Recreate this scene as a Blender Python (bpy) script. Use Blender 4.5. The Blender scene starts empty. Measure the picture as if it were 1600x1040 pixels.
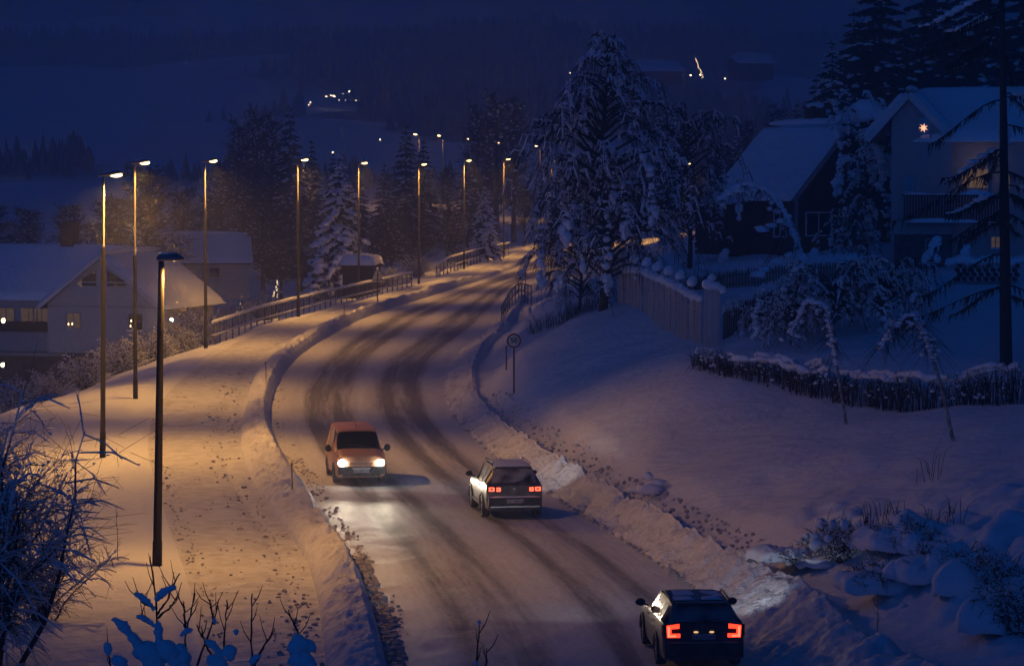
import bpy, bmesh, math, random
import numpy as np
from mathutils import Vector, Matrix

# ------------------------------------------------------------------ scene, camera, sky, exposure
S = bpy.context.scene
COL = S.collection
F = 4500.0                      # focal length in photo pixels (1600 wide)
CAMZ = 10.6
PITCH = math.atan((520 - 276) / F)
cam = bpy.data.cameras.new('camera')
cam.sensor_width = 36.0
cam.lens = F / 1600 * 36
cam.clip_start = 0.5
cam.clip_end = 9000
camo = bpy.data.objects.new('camera', cam)
COL.objects.link(camo)
camo.location = (0, 0, CAMZ)
camo.rotation_euler = (math.pi / 2 - PITCH, 0, 0)
S.camera = camo

W = bpy.data.worlds.new('World'); S.world = W
W.use_nodes = True
wn, wl = W.node_tree.nodes, W.node_tree.links
sky = wn.new('ShaderNodeTexSky'); sky.sky_type = 'NISHITA'; sky.sun_disc = False
sky.sun_elevation = math.radians(6); sky.sun_rotation = math.radians(200)
sky.ozone_density = 4.0; sky.air_density = 1.0; sky.dust_density = 1.0
bw = wn.new('ShaderNodeRGBToBW')
tint = wn.new('ShaderNodeMix'); tint.data_type = 'RGBA'; tint.blend_type = 'MULTIPLY'
tint.inputs[0].default_value = 1.0
tint.inputs[7].default_value = (0.011, 0.128, 0.67, 1)
wl.new(sky.outputs[0], bw.inputs[0]); wl.new(bw.outputs[0], tint.inputs[6])
wl.new(tint.outputs[2], wn['Background'].inputs[0])
SKY_STRENGTH = 0.15
wn['Background'].inputs[1].default_value = SKY_STRENGTH

S.view_settings.view_transform = 'Standard'
S.view_settings.look = 'None'
S.view_settings.exposure = 0.0
S.view_settings.gamma = 1.0
S.render.engine = 'CYCLES'
S.cycles.use_denoising = True
S.cycles.max_bounces = 5
S.cycles.diffuse_bounces = 3
S.cycles.glossy_bounces = 2
S.cycles.transmission_bounces = 2
S.cycles.volume_bounces = 2
S.cycles.sample_clamp_indirect = 4.0
S.cycles.caustics_reflective = False
S.cycles.caustics_refractive = False

SODIUM = (1.0, 0.47, 0.10)
LAMP_W = 4050.0
HAZE = 0.00105

rng = np.random.default_rng(7)
random.seed(7)

# ------------------------------------------------------------------ photo pixel -> world
cp, sp = math.cos(PITCH), math.sin(PITCH)
def ray(u, v):
    a = u - 800.0; b = 520.0 - v
    return np.array([a, F * cp + b * sp, -F * sp + b * cp])
def at(u, v, Y):
    d = ray(u, v); k = Y / d[1]
    return np.array([d[0] * k, Y, CAMZ + d[2] * k])
def zroad(Y):
    return np.interp(Y, [0, 112, 134, 165, 192, 225, 252, 280, 308, 340, 420, 500],
                     [0, 0, .4, .85, 1.1, 1.1, 1.25, 1.6, 1.9, 2.4, 3.6, 5.0])
def on(u, v, dz=0.0):
    d = ray(u, v); z = dz; Y = 100
    for _ in range(40):
        k = (z - CAMZ) / d[2]; Y = d[1] * k
        z = 0.5 * z + 0.5 * (float(zroad(Y)) + dz)
    return np.array([d[0] * k, Y, z])
def ppm(Y): return F / Y

# ------------------------------------------------------------------ noise
def _hash(ix, iy, seed):
    n = (ix.astype(np.int64) * 374761393 + iy.astype(np.int64) * 668265263 + seed * 982451653) & 0x7fffffff
    n = ((n ^ (n >> 13)) * 1274126177) & 0x7fffffff
    return ((n ^ (n >> 16)) & 0xffff) / 65535.0
def vnoise(x, y, seed=0):
    ix, iy = np.floor(x), np.floor(y); fx, fy = x - ix, y - iy
    fx = fx * fx * (3 - 2 * fx); fy = fy * fy * (3 - 2 * fy)
    a = _hash(ix, iy, seed); b = _hash(ix + 1, iy, seed); c = _hash(ix, iy + 1, seed); d = _hash(ix + 1, iy + 1, seed)
    return (a * (1 - fx) + b * fx) * (1 - fy) + (c * (1 - fx) + d * fx) * fy - 0.5
def fbm(x, y, octv=4, seed=0, gain=.5):
    s = 0; a = 1
    for i in range(octv):
        s = s + a * vnoise(x * 2 ** i + 17 * i, y * 2 ** i - 9 * i, seed + i); a *= gain
    return s
def sstep(a, b, x):
    t = np.clip((x - a) / (b - a), 0, 1); return t * t * (3 - 2 * t)

# ------------------------------------------------------------------ traced ground lines
def curve(pts, dz=0.0, lead=None, tail=None):
    w = np.array([on(u, v, dz) for u, v in pts])
    w = w[np.argsort(w[:, 1])]
    Y, X = w[:, 1], w[:, 0]
    yy = np.arange(0, 470, 1.0)
    s0 = (X[1] - X[0]) / (Y[1] - Y[0]); s1 = (X[-1] - X[-2]) / (Y[-1] - Y[-2])
    if lead is not None: s0 = lead
    if tail is not None: s1 = tail
    xx = np.interp(yy, Y, X)
    xx = np.where(yy < Y[0], X[0] + (yy - Y[0]) * s0, xx)
    xx = np.where(yy > Y[-1], X[-1] + (yy - Y[-1]) * s1, xx)
    k = np.exp(-np.linspace(-2, 2, 9) ** 2); k /= k.sum()
    pad = np.concatenate([xx[:1].repeat(4) - s0 * np.arange(4, 0, -1), xx, xx[-1:].repeat(4) + s1 * np.arange(1, 5)])
    return np.convolve(pad, k, 'valid')
YY = np.arange(0, 470, 1.0)
C = {}
C['RL'] = curve([(605,1040),(592,985),(576,935),(548,875),(515,820),(490,782),(462,738),(437,705),(424,670),(422,640),(428,612),(442,585),(465,558),(500,533),(560,500),(620,478),(690,457),(745,440),(800,420),(835,402)], 0, tail=.12)
C['RR'] = curve([(1190,1040),(1135,960),(1075,914),(1005,866),(940,825),(870,780),(800,735),(745,690),(707,650),(690,615),(690,590),(703,562),(737,532),(772,503),(788,482),(803,455),(825,430),(850,405)], 0, tail=.12)
C['PR'] = curve([(510,1040),(505,1000),(498,940),(482,880),(457,841),(423,795),(393,748),(376,710),(376,680),(382,640),(388,615),(400,585),(425,555),(450,538),(490,516),(540,498),(600,478),(660,455),(720,440)], .1)
C['PL'] = curve([(318,1040),(305,950),(285,880),(266,830),(245,760),(232,715),(231,690),(238,650),(255,622),(285,592),(330,558),(380,530),(440,507),(500,489),(560,470),(620,456),(660,446),(720,430),(790,404)], .1)
C['LL'] = curve([(-60,660),(20,628),(81,613),(138,604),(200,590),(248,577),(307,545),(340,530),(400,508),(450,494),(520,475),(590,458),(643,445),(690,430),(750,412),(795,398)], .1, lead=.1)
C['BC'] = curve([(1440,1040),(1330,985),(1230,915),(1130,868),(1090,848),(1000,798),(920,757),(850,718),(800,695),(740,650),(722,600),(722,565),(745,528),(780,501),(788,482),(805,458),(818,449)], .8, tail=.12)
C['PR'] = np.minimum(C['PR'], C['RL'] - .9)
C['PL'] = np.minimum(C['PL'], C['PR'] - 1.6)
C['LL'] = np.minimum(C['LL'], C['PL'] - .4)
C['RR'] = np.maximum(C['RR'], C['RL'] + 4.5)
C['BC'] = np.maximum(C['BC'], C['RR'] + .7)
C['D'] = C['BC'] + .75
def cx(name, Y): return np.interp(Y, YY, C[name])

# ------------------------------------------------------------------ smooth fields left and right of the road (thin plate)
class TPS:
    def __init__(s, P):
        P = np.array(P, float); s.p = P[:, :2] / 50.0
        n = len(P); d = np.linalg.norm(s.p[:, None] - s.p[None], axis=2)
        K = np.where(d > 0, d * d * np.log(d + 1e-12), 0) + np.eye(n) * .004
        A = np.zeros((n + 3, n + 3)); A[:n, :n] = K; A[:n, n] = 1; A[:n, n + 1:] = s.p
        A[n, :n] = 1; A[n + 1:, :n] = s.p.T
        s.w = np.linalg.solve(A, np.concatenate([P[:, 2], [0, 0, 0]]))
    def __call__(s, X, Y):
        X, Y = np.broadcast_arrays(np.asarray(X, float), np.asarray(Y, float)); sh = X.shape
        x = X.ravel() / 50; y = Y.ravel() / 50; n = len(s.p)
        out = s.w[n] + s.w[n + 1] * x + s.w[n + 2] * y
        for i in range(n):
            r2 = (x - s.p[i, 0]) ** 2 + (y - s.p[i, 1]) ** 2
            out = out + s.w[i] * .5 * r2 * np.log(r2 + 1e-12)
        return out.reshape(sh)
rp = [tuple(at(*q)) for q in [(1600,1040,57.7),(1600,900,65),(1600,800,70),(1600,700,80.6),(1600,625,92),(1200,700,91),(1200,800,80),
      (1400,900,67.2),(1400,760,78),(1000,620,108),(900,600,118),(803,608,123),(1080,585,106),(1200,605,103),(1300,620,100),(1440,632,96),
      (975,472,130),(945,477,130),(1105,528,113),(850,503,150),(822,482,178),(870,468,165),(1400,420,150),(1232,400,158),(1135,400,163),
      (1500,510,110),(1560,572,101),(1200,455,135)]]
rp += [(40,150,7),(70,200,10),(25,200,7),(70,300,12),(22,300,5),(60,80,5.5),(40,60,4.0),(30,100,5.2),(13,45,1.2),(30,45,2.5),(70,140,8),(30,400,5),(70,400,13)]
for y in list(range(40, 410, 14)): rp.append((float(cx('D', y)), y, float(zroad(y)) + .45))
TR = TPS(rp)
lp = [(-24,75,-.3),(-32,60,-1),(-14,60,-.1),(-12,90,0),(-30,110,-1.8),(-34,141,-3.4),(-26,168,-3.6),(-22,200,-3.8),(-30,200,-4.4),(-48,205,-4.4),(-14,225,-2.2),(-17,255,-2.3),
      (-13,268,.2),(-28,330,-.2),(-45,280,-3),(-22,290,-1),(-60,330,-2),(-70,150,-4.5),(-70,250,-4.5),(-20,380,1.5),(-60,400,0),(-8,350,2.2),(-40,45,-1.5)]
for y in range(40, 410, 14):
    lp.append((float(cx('PL', y)), y, float(zroad(y)) + .12))
    if y > 120: lp.append((float(cx('LL', y)), y, float(zroad(y)) + .10)); lp.append((float(cx('LL', y)) - 6, y, min(float(zroad(y)) - 2.0, .6) if y < 255 else float(zroad(y)) - .7))
TL = TPS(lp)
def zfar(X, Y):
    b = np.interp(Y, [380, 450, 600, 900, 1200, 1800, 2500, 3000], [2.0, 5.0, 12.5, 27, 45, 92, 175, 235])
    r = sstep(20, 140, X * 380 / np.maximum(Y, 380)) * np.interp(Y, [380, 600, 1200], [9, 9, 14])
    return b + r + fbm(X / 260, Y / 260, 4, 31) * np.interp(Y, [450, 900, 3000], [1, 22, 60])
def zleft(X, Y): return np.clip(TL(np.maximum(X, -72), np.clip(Y, 38, 410)), -5.5, 4)
def zright(X, Y): return np.clip(TR(np.minimum(X, 68), np.clip(Y, 38, 410)), 0, 15)
def embank(X, Y, z):
    e = 8.6 * (1 - Y / 44.0); return np.maximum(z, e)
def ground(X, Y):
    X, Y = np.broadcast_arrays(np.asarray(X, float), np.asarray(Y, float))
    zr = zroad(Y)
    z = np.where(X < cx('PL', Y), zleft(X, Y), np.where(X > cx('D', Y), zright(X, Y), zr))
    s = sstep(340, 408, Y)
    z = z * (1 - s) + zfar(X, Y) * s
    return embank(X, Y, z)
def gz(X, Y): return float(ground(np.array([X]), np.array([Y]))[0])
def hit(u, v):
    """walk the photo ray to the ground"""
    d = ray(u, v); d = d / d[1]
    Y = np.arange(50, 405, .25); P = d[None] * Y[:, None]; z = CAMZ + P[:, 2]
    g = ground(P[:, 0], Y); i = np.argmax(g >= z) if (g >= z).any() else len(Y) - 1
    return np.array([P[i, 0], Y[i], g[i]])

# ------------------------------------------------------------------ materials
def _nt(name):
    m = bpy.data.materials.new(name); m.use_nodes = True
    return m, m.node_tree.nodes, m.node_tree.links, m.node_tree.nodes['Principled BSDF']
def mat(name, color, rough=.6, metal=0.0, vary=0.0, vscale=4.0, bump=0.0, bscale=20.0, coat=0.0, spec=None, color2=None, coords='Object'):
    m, n, l, p = _nt(name)
    p.inputs['Base Color'].default_value = (*color, 1); p.inputs['Roughness'].default_value = rough; p.inputs['Metallic'].default_value = metal
    if coat: p.inputs['Coat Weight'].default_value = coat; p.inputs['Coat Roughness'].default_value = .08
    if spec is not None: p.inputs['Specular IOR Level'].default_value = spec
    tc = n.new('ShaderNodeTexCoord')
    if vary or color2:
        t = n.new('ShaderNodeTexNoise'); t.inputs['Scale'].default_value = vscale; t.inputs['Detail'].default_value = 5
        r = n.new('ShaderNodeValToRGB'); l.new(tc.outputs[coords], t.inputs['Vector']); l.new(t.outputs[0], r.inputs[0])
        c2 = color2 or tuple(c * (1 - vary) for c in color)
        r.color_ramp.elements[0].position = .38; r.color_ramp.elements[0].color = (*c2, 1)
        r.color_ramp.elements[1].position = .62; r.color_ramp.elements[1].color = (*color, 1)
        l.new(r.outputs[0], p.inputs['Base Color'])
    if bump:
        t = n.new('ShaderNodeTexNoise'); t.inputs['Scale'].default_value = bscale; t.inputs['Detail'].default_value = 6
        b = n.new('ShaderNodeBump'); b.inputs['Strength'].default_value = bump; b.inputs['Distance'].default_value = .05
        l.new(tc.outputs[coords], t.inputs['Vector']); l.new(t.outputs[0], b.inputs['Height']); l.new(b.outputs[0], p.inputs['Normal'])
    return m
def emis(name, color, strength, base=(.3, .3, .3)):
    m, n, l, p = _nt(name)
    p.inputs['Base Color'].default_value = (*base, 1)
    p.inputs['Emission Color'].default_value = (*color, 1); p.inputs['Emission Strength'].default_value = strength
    return m
def planks(name, color, rough, scale, axis='X', dark=.55, snow=0.0):
    m, n, l, p = _nt(name)
    tc = n.new('ShaderNodeTexCoord'); w = n.new('ShaderNodeTexWave'); w.bands_direction = axis; w.wave_profile = 'SAW'
    w.inputs['Scale'].default_value = scale; w.inputs['Distortion'].default_value = 0
    r = n.new('ShaderNodeValToRGB'); r.color_ramp.elements[0].color = (*[c * dark for c in color], 1); r.color_ramp.elements[1].position = .12; r.color_ramp.elements[1].color = (*color, 1)
    t = n.new('ShaderNodeTexNoise'); t.inputs['Scale'].default_value = 3.0; t.inputs['Detail'].default_value = 6
    mx = n.new('ShaderNodeMix'); mx.data_type = 'RGBA'; mx.blend_type = 'MULTIPLY'; mx.inputs[0].default_value = .35
    l.new(tc.outputs['Object'], w.inputs['Vector']); l.new(tc.outputs['Object'], t.inputs['Vector'])
    l.new(w.outputs[0], r.inputs[0]); l.new(r.outputs[0], mx.inputs[6]); l.new(t.outputs[0], mx.inputs[7]); l.new(mx.outputs[2], p.inputs['Base Color'])
    b = n.new('ShaderNodeBump'); b.inputs['Strength'].default_value = .5; b.inputs['Distance'].default_value = .02
    l.new(w.outputs[0], b.inputs['Height']); l.new(b.outputs[0], p.inputs['Normal']); p.inputs['Roughness'].default_value = rough
    return m

def snow_mat(name, col=(.80, .82, .85), b1=.35, s1=3.0, b2=.35, s2=26.0, col2=None):
    m, n, l, p = _nt(name)
    p.inputs['Base Color'].default_value = (*col, 1); p.inputs['Roughness'].default_value = .75
    p.inputs['Specular IOR Level'].default_value = .25
    tc = n.new('ShaderNodeTexCoord')
    t1 = n.new('ShaderNodeTexNoise'); t1.inputs['Scale'].default_value = s1; t1.inputs['Detail'].default_value = 6
    t2 = n.new('ShaderNodeTexNoise'); t2.inputs['Scale'].default_value = s2; t2.inputs['Detail'].default_value = 4
    bA = n.new('ShaderNodeBump'); bA.inputs['Strength'].default_value = b1; bA.inputs['Distance'].default_value = .25
    bB = n.new('ShaderNodeBump'); bB.inputs['Strength'].default_value = b2; bB.inputs['Distance'].default_value = .035
    for t in (t1, t2): l.new(tc.outputs['Object'], t.inputs['Vector'])
    l.new(t1.outputs[0], bA.inputs['Height']); l.new(t2.outputs[0], bB.inputs['Height'])
    l.new(bA.outputs[0], bB.inputs['Normal']); l.new(bB.outputs[0], p.inputs['Normal'])
    if col2:
        r = n.new('ShaderNodeValToRGB'); r.color_ramp.elements[0].position = .35; r.color_ramp.elements[0].color = (*col2, 1)
        r.color_ramp.elements[1].position = .6; r.color_ramp.elements[1].color = (*col, 1)
        l.new(t1.outputs[0], r.inputs[0]); l.new(r.outputs[0], p.inputs['Base Color'])
    return m
M = {}
M['snow'] = snow_mat('fresh_snow')
M['snow_path'] = snow_mat('trodden_snow', (.74, .75, .77), .7, 1.6, 1.0, 7.0, (.58, .58, .59))
M['snow_plow'] = snow_mat('ploughed_snow', (.76, .77, .79), .6, 2.5, .9, 11.0, (.66, .66, .67))
M['snow_soft'] = snow_mat('branch_snow', (.80, .82, .85), .2, 4.0, .3, 18.0)
M['bark'] = mat('bark', (.045, .036, .030), .9, vary=.5, vscale=6, bump=.6, bscale=14)
M['twig'] = mat('twig', (.035, .028, .025), .9, vary=.4)
M['birch'] = mat('birch_bark', (.34, .32, .30), .8, color2=(.06, .05, .05), vscale=5)
M['needle'] = mat('spruce_needles', (.020, .030, .022), .8, vary=.5, vscale=2)
M['frost'] = mat('frosted_twig', (.22, .215, .22), .9, vary=.6, vscale=3)
M['grass'] = mat('dry_grass', (.09, .07, .045), .9, vary=.4)
M['pole_dark'] = mat('painted_pole', (.014, .014, .017), .9, vary=.3, vscale=8, bump=.1, spec=.15)
M['galv'] = mat('galvanised_steel', (.075, .07, .062), .8, 0.0, vary=.2, vscale=12, spec=.3)
M['hood'] = mat('lamp_hood', (.16, .17, .18), .5, vary=.25, vscale=6)
M['lens'] = emis('sodium_lens', (1.0, .60, .16), 16.0)
M['lens_far'] = emis('sodium_far', (1.0, .60, .18), 26.0)
M['white_lamp'] = emis('porch_lamp_glass', (1.0, .72, .34), 9.0)
M['cool_lamp'] = emis('wall_lamp_glass', (.85, 1.0, .75), 9.0)
M['rail'] = mat('guard_rail_steel', (.16, .15, .14), .5, .4, vary=.35, vscale=10)
M['wood_grey'] = planks('weathered_boards', (.20, .18, .165), .85, 1.6)
M['wood_pale'] = planks('pale_boards', (.58, .53, .50), .85, 1.3)
M['wood_dark'] = planks('dark_boards', (.030, .022, .018), .85, 1.5)
M['wall_white'] = planks('white_cladding', (.55, .53, .52), .8, 2.0, 'Z', .75)
M['wall_grey'] = planks('grey_cladding', (.44, .43, .42), .8, 2.2, 'Z', .75)
M['wall_brown'] = planks('brown_cladding', (.040, .026, .020), .85, 2.0, 'X', .6)
M['stone'] = mat('foundation_stone', (.10, .095, .09), .9, vary=.5, vscale=2.5, bump=.5, bscale=5)
M['trim'] = mat('painted_trim', (.62, .61, .60), .6, vary=.1)
M['trim_dim'] = mat('grey_trim', (.32, .31, .31), .7, vary=.15)
M['brick'] = mat('chimney_brick', (.07, .05, .045), .9, vary=.5, vscale=9, bump=.4)
M['glass_dark'] = mat('dark_window_glass', (.012, .013, .016), .08)
M['lit_warm'] = emis('lit_window', (1.0, .60, .24), .085, (.2, .15, .1))
M['lit_dim'] = emis('dim_window', (1.0, .62, .32), .06, (.05, .045, .04))
M['candle'] = emis('candle_light', (1.0, .70, .34), 5.0)
M['star'] = emis('paper_star', (1.0, .46, .24), 1.5)
M['fairy'] = emis('fairy_lights', (1.0, .70, .36), 3.5)
M['hill_light'] = emis('hill_light', (1.0, .72, .42), 26.0)
M['hill_fairy'] = emis('hill_fairy', (1.0, .66, .36), 5.0)
M['tyre'] = mat('tyre_rubber', (.018, .018, .018), .85, color2=(.09, .09, .095), vscale=9)
M['rim'] = mat('alloy_rim', (.30, .30, .31), .35, .7, vary=.5, vscale=14)
M['car_glass'] = mat('car_glass', (.012, .012, .014), .10, spec=.22)
M['frosty_glass'] = mat('snow_dusted_glass', (.30, .30, .31), .5, color2=(.02, .02, .022), vscale=2.6)
M['wagon_glass'] = mat('sky_pale_glass', (.22, .22, .23), .4, color2=(.10, .10, .105), vscale=3)  # base colour paled to stand in for sky reflected in the rear window
M['black_plastic'] = mat('black_plastic', (.018, .018, .018), .55, color2=(.06, .06, .062), vscale=6)
M['chrome'] = mat('chrome', (.55, .55, .55), .2, .9)
M['tail'] = emis('tail_light_lit', (1.0, .045, .016), 2.6, (.4, .01, .01))
M['tail_core'] = emis('tail_light_core', (1.0, .10, .05), 3.6, (.4, .02, .01))
M['tail_dark'] = mat('tail_light_glass', (.16, .008, .006), .2)
M['headlamp'] = emis('headlamp_lit', (1.0, .92, .78), 45.0)
M['headlamp_cool'] = emis('headlamp_cool', (.85, .90, 1.0), 30.0)
M['plate'] = mat('number_plate', (.42, .42, .42), .5, vary=.3, vscale=9)
M['plate_lamp'] = emis('plate_lamp', (1.0, .62, .22), .9)
M['ink'] = mat('black_ink', (.015, .015, .016), .6)
M['sign_white'] = mat('sign_white', (.60, .57, .54), .5, vary=.12, vscale=5)
M['sign_red'] = mat('sign_red', (.26, .022, .022), .5)
M['sign_back'] = mat('sign_back_aluminium', (.44, .41, .30), .4, .45, vary=.2)
M['stake'] = mat('snow_stake', (.05, .035, .03), .7)
M['clod'] = mat('grey_snow_clod', (.50, .48, .46), .9, vary=.35, vscale=3)  # greyer than the lying snow, mottled by noise
M['flake'] = mat('snowflake', (.85, .85, .87), .9)

# ------------------------------------------------------------------ object helpers
def link(o, parent=None):
    COL.objects.link(o)
    if parent is not None: o.parent = parent
    return o
def tag(o, label, cat, group=None):
    o['label'] = label; o['category'] = cat
    if group: o['group'] = group
    return o
def thing(name, label, cat, loc=(0, 0, 0), rz=0.0, group=None):
    o = bpy.data.objects.new(name, None); o.empty_display_size = .2
    o.location = tuple(float(c) for c in loc); o.rotation_euler = (0, 0, rz)
    link(o); return tag(o, label, cat, group)
def kind(o, k): o['kind'] = k; return o
def dup(root, loc, rz=0.0, sc=(1, 1, 1), label=None, group=None):
    r = root.copy(); COL.objects.link(r); r.location = tuple(float(c) for c in loc); r.rotation_euler = (0, 0, rz); r.scale = sc
    if label: r['label'] = label
    if group: r['group'] = group
    for ch in list(root.children):
        c = ch.copy(); COL.objects.link(c); c.parent = r
        for g in list(ch.children):
            d = g.copy(); COL.objects.link(d); d.parent = c
    return r

class MB:
    """polygons collected into one mesh"""
    def __init__(s): s.v = []; s.f = []; s.sm = []
    def add(s, V, Fs, smooth=False):
        b = len(s.v); s.v += [tuple(map(float, p)) for p in V]
        for f in Fs: s.f.append([b + i for i in f]); s.sm.append(smooth)
    def box(s, c, d, rot=None):
        x, y, z = d[0] / 2, d[1] / 2, d[2] / 2
        P = [Vector(p) for p in [(-x,-y,-z),(x,-y,-z),(x,y,-z),(-x,y,-z),(-x,-y,z),(x,-y,z),(x,y,z),(-x,y,z)]]
        if rot is not None: P = [rot @ p for p in P]
        s.add([p + Vector(c) for p in P], [(0,3,2,1),(4,5,6,7),(0,1,5,4),(1,2,6,5),(2,3,7,6),(3,0,4,7)])
    def bar(s, a, b, w, h, up=(0, 0, 1)):
        a, b = Vector(a), Vector(b); t = (b - a); L = t.length; t.normalize(); sd = t.cross(Vector(up))
        if sd.length < 1e-5: sd = Vector((1, 0, 0))
        sd.normalize(); u = sd.cross(t)
        R = Matrix((sd, t, u)).transposed(); s.box((a + b) / 2, (w, L, h), R)
    def tube(s, P, R, n=8, cap=True):
        P = [Vector(p) for p in P]; R = R if hasattr(R, '__len__') else [R] * len(P); b = []; k = len(P)
        V = []
        ref = None
        for i, p in enumerate(P):
            t = (P[min(i + 1, k - 1)] - P[max(i - 1, 0)]).normalized()
            if ref is None: ref = t.orthogonal().normalized()
            ref = (ref - t * ref.dot(t)).normalized(); q = t.cross(ref)
            for j in range(n):
                a = 2 * math.pi * j / n; V.append(p + (ref * math.cos(a) + q * math.sin(a)) * R[i])
        Fs = [(i * n + j, i * n + (j + 1) % n, (i + 1) * n + (j + 1) % n, (i + 1) * n + j) for i in range(k - 1) for j in range(n)]
        s.add(V, Fs, True)
        if cap: s.add(V[:n], [tuple(range(n))[::-1]]); s.add(V[-n:], [tuple(range(n))])
    def prism(s, poly, origin, ux, uz, depth):
        """polygon in the plane (ux, uz) extruded along their normal by depth"""
        o, ux, uz = Vector(origin), Vector(ux), Vector(uz); nn = ux.cross(uz).normalized(); n = len(poly)
        A = [o + ux * x + uz * z for x, z in poly]; B = [p + nn * depth for p in A]
        s.add(A + B, [tuple(range(n))[::-1], tuple(range(n, 2 * n))] + [(i, (i + 1) % n, n + (i + 1) % n, n + i) for i in range(n)])
    def pillow(s, p00, p10, p11, p01, th, n=14, lump=.12, seed=1, pw=6, base=0.0):
        """snow lying on a quad: rounded edges, lumpy top"""
        P = [Vector(p) for p in (p00, p10, p11, p01)]; nn = (P[1] - P[0]).cross(P[3] - P[0]).normalized()
        if nn.z < 0: nn = -nn
        V = []; 
        for j in range(n + 1):
            for i in range(n + 1):
                a, b = i / n, j / n
                q = (P[0] * (1 - a) + P[1] * a) * (1 - b) + (P[3] * (1 - a) + P[2] * a) * b
                e = (1 - abs(2 * a - 1) ** pw) * (1 - abs(2 * b - 1) ** pw)
                h = th * math.sqrt(max(e, 0)) * (1 + lump * 2 * float(fbm(np.array([q.x * .9 + q.z]), np.array([q.y * .9 - q.z]), 3, seed)[0])) + base
                V.append(q + nn * h)
        Fs = [(j * (n + 1) + i, j * (n + 1) + i + 1, (j + 1) * (n + 1) + i + 1, (j + 1) * (n + 1) + i) for j in range(n) for i in range(n)]
        s.add(V, Fs, True)
        s.add([p + nn * base for p in P], [(0, 1, 2, 3)])
    def lathe(s, prof, c, axis, n=16):
        """profile (radius, along) turned about axis through c"""
        c, ax = Vector(c), Vector(axis).normalized(); r = ax.orthogonal().normalized(); q = ax.cross(r); V = []
        for R, h in prof:
            for j in range(n):
                a = 2 * math.pi * j / n; V.append(c + ax * h + (r * math.cos(a) + q * math.sin(a)) * R)
        k = len(prof)
        s.add(V, [(i * n + j, i * n + (j + 1) % n, (i + 1) * n + (j + 1) % n, (i + 1) * n + j) for i in range(k - 1) for j in range(n)], True)
    def ell(s, c, r, n=10, m=7, rot=None):
        V = []
        for i in range(m + 1):
            t = math.pi * i / m
            for j in range(n):
                a = 2 * math.pi * j / n; p = Vector((r[0] * math.sin(t) * math.cos(a), r[1] * math.sin(t) * math.sin(a), r[2] * math.cos(t)))
                if rot is not None: p = rot @ p
                V.append(p + Vector(c))
        s.add(V, [(i * n + j, (i + 1) * n + j, (i + 1) * n + (j + 1) % n, i * n + (j + 1) % n) for i in range(m) for j in range(n)], True)
    def build(s, name, m, parent=None, sharp=None):
        me = bpy.data.meshes.new(name); me.from_pydata(s.v, [], s.f)
        me.polygons.foreach_set('use_smooth', s.sm); me.materials.append(m)
        if sharp: 
            me.polygons.foreach_set('use_smooth', [True] * len(s.f)); me.set_sharp_from_angle(angle=math.radians(sharp))
        me.validate(); me.update()
        return link(bpy.data.objects.new(name, me), parent)

def arrays(name, V, Fc, m, parent=None, smooth=True):
    V = np.asarray(V, np.float32); Fc = np.asarray(Fc, np.int32); me = bpy.data.meshes.new(name)
    me.vertices.add(len(V)); me.vertices.foreach_set('co', V.ravel())
    k = Fc.shape[1]; me.loops.add(Fc.size); me.loops.foreach_set('vertex_index', Fc.ravel())
    me.polygons.add(len(Fc)); me.polygons.foreach_set('loop_start', np.arange(0, Fc.size, k, dtype=np.int32))
    me.polygons.foreach_set('loop_total', np.full(len(Fc), k, np.int32))
    me.polygons.foreach_set('use_smooth', np.full(len(Fc), smooth, bool))
    me.materials.append(m); me.update(calc_edges=True)
    return link(bpy.data.objects.new(name, me), parent)

def _ico(n):
    bm = bmesh.new(); bmesh.ops.create_icosphere(bm, subdivisions=n, radius=1.0)
    V = np.array([v.co[:] for v in bm.verts]); Fc = np.array([[v.index for v in f.verts] for f in bm.faces]); bm.free(); return V, Fc
ICO1, ICO2 = _ico(1), _ico(2)

class NB:
    """large numbers of small triangles, gathered as arrays"""
    def __init__(s): s.V = []; s.Fc = []; s.n = 0
    def add(s, V, Fc):
        s.V.append(V); s.Fc.append(Fc + s.n); s.n += len(V)
    def blobs(s, c, r, jit=.18, ico=ICO2):
        c = np.asarray(c, float); r = np.asarray(r, float)
        if len(c) == 0: return
        V0, F0 = ico; k = len(V0); m = len(c)
        V = V0[None] * (1 + jit * rng.standard_normal((m, k, 1)))
        V = V * r[:, None, :] + c[:, None, :]
        s.add(V.reshape(-1, 3), (F0[None] + (np.arange(m) * k)[:, None, None]).reshape(-1, 3))
    def tube(s, P, R, n=4):
        P = np.asarray(P, float); k = len(P); R = np.broadcast_to(np.asarray(R, float), (k,))
        T = np.gradient(P, axis=0); T /= np.linalg.norm(T, axis=1)[:, None] + 1e-9
        ref = np.array([.31, .53, .79]) if abs(T[0] @ np.array([.31, .53, .79])) < .9 else np.array([1., 0, 0])
        A = np.cross(T, ref); A /= np.linalg.norm(A, axis=1)[:, None] + 1e-9; B = np.cross(T, A)
        a = 2 * np.pi * np.arange(n) / n
        V = P[:, None] + (A[:, None] * np.cos(a)[None, :, None] + B[:, None] * np.sin(a)[None, :, None]) * R[:, None, None]
        i = np.arange(k - 1)[:, None] * n; j = np.arange(n)[None]; j2 = (j + 1) % n
        q = np.stack([i + j, i + j2, i + n + j2, i + n + j], -1).reshape(-1, 4)
        s.add(V.reshape(-1, 3), np.concatenate([q[:, [0, 1, 2]], q[:, [0, 2, 3]]]))
    def tris(s, T):
        T = np.asarray(T, float)
        if len(T): s.add(T.reshape(-1, 3), np.arange(len(T) * 3).reshape(-1, 3))
    def build(s, name, m, parent=None, smooth=True):
        if not s.V: return None
        return arrays(name, np.concatenate(s.V), np.concatenate(s.Fc), m, parent, smooth)

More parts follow.
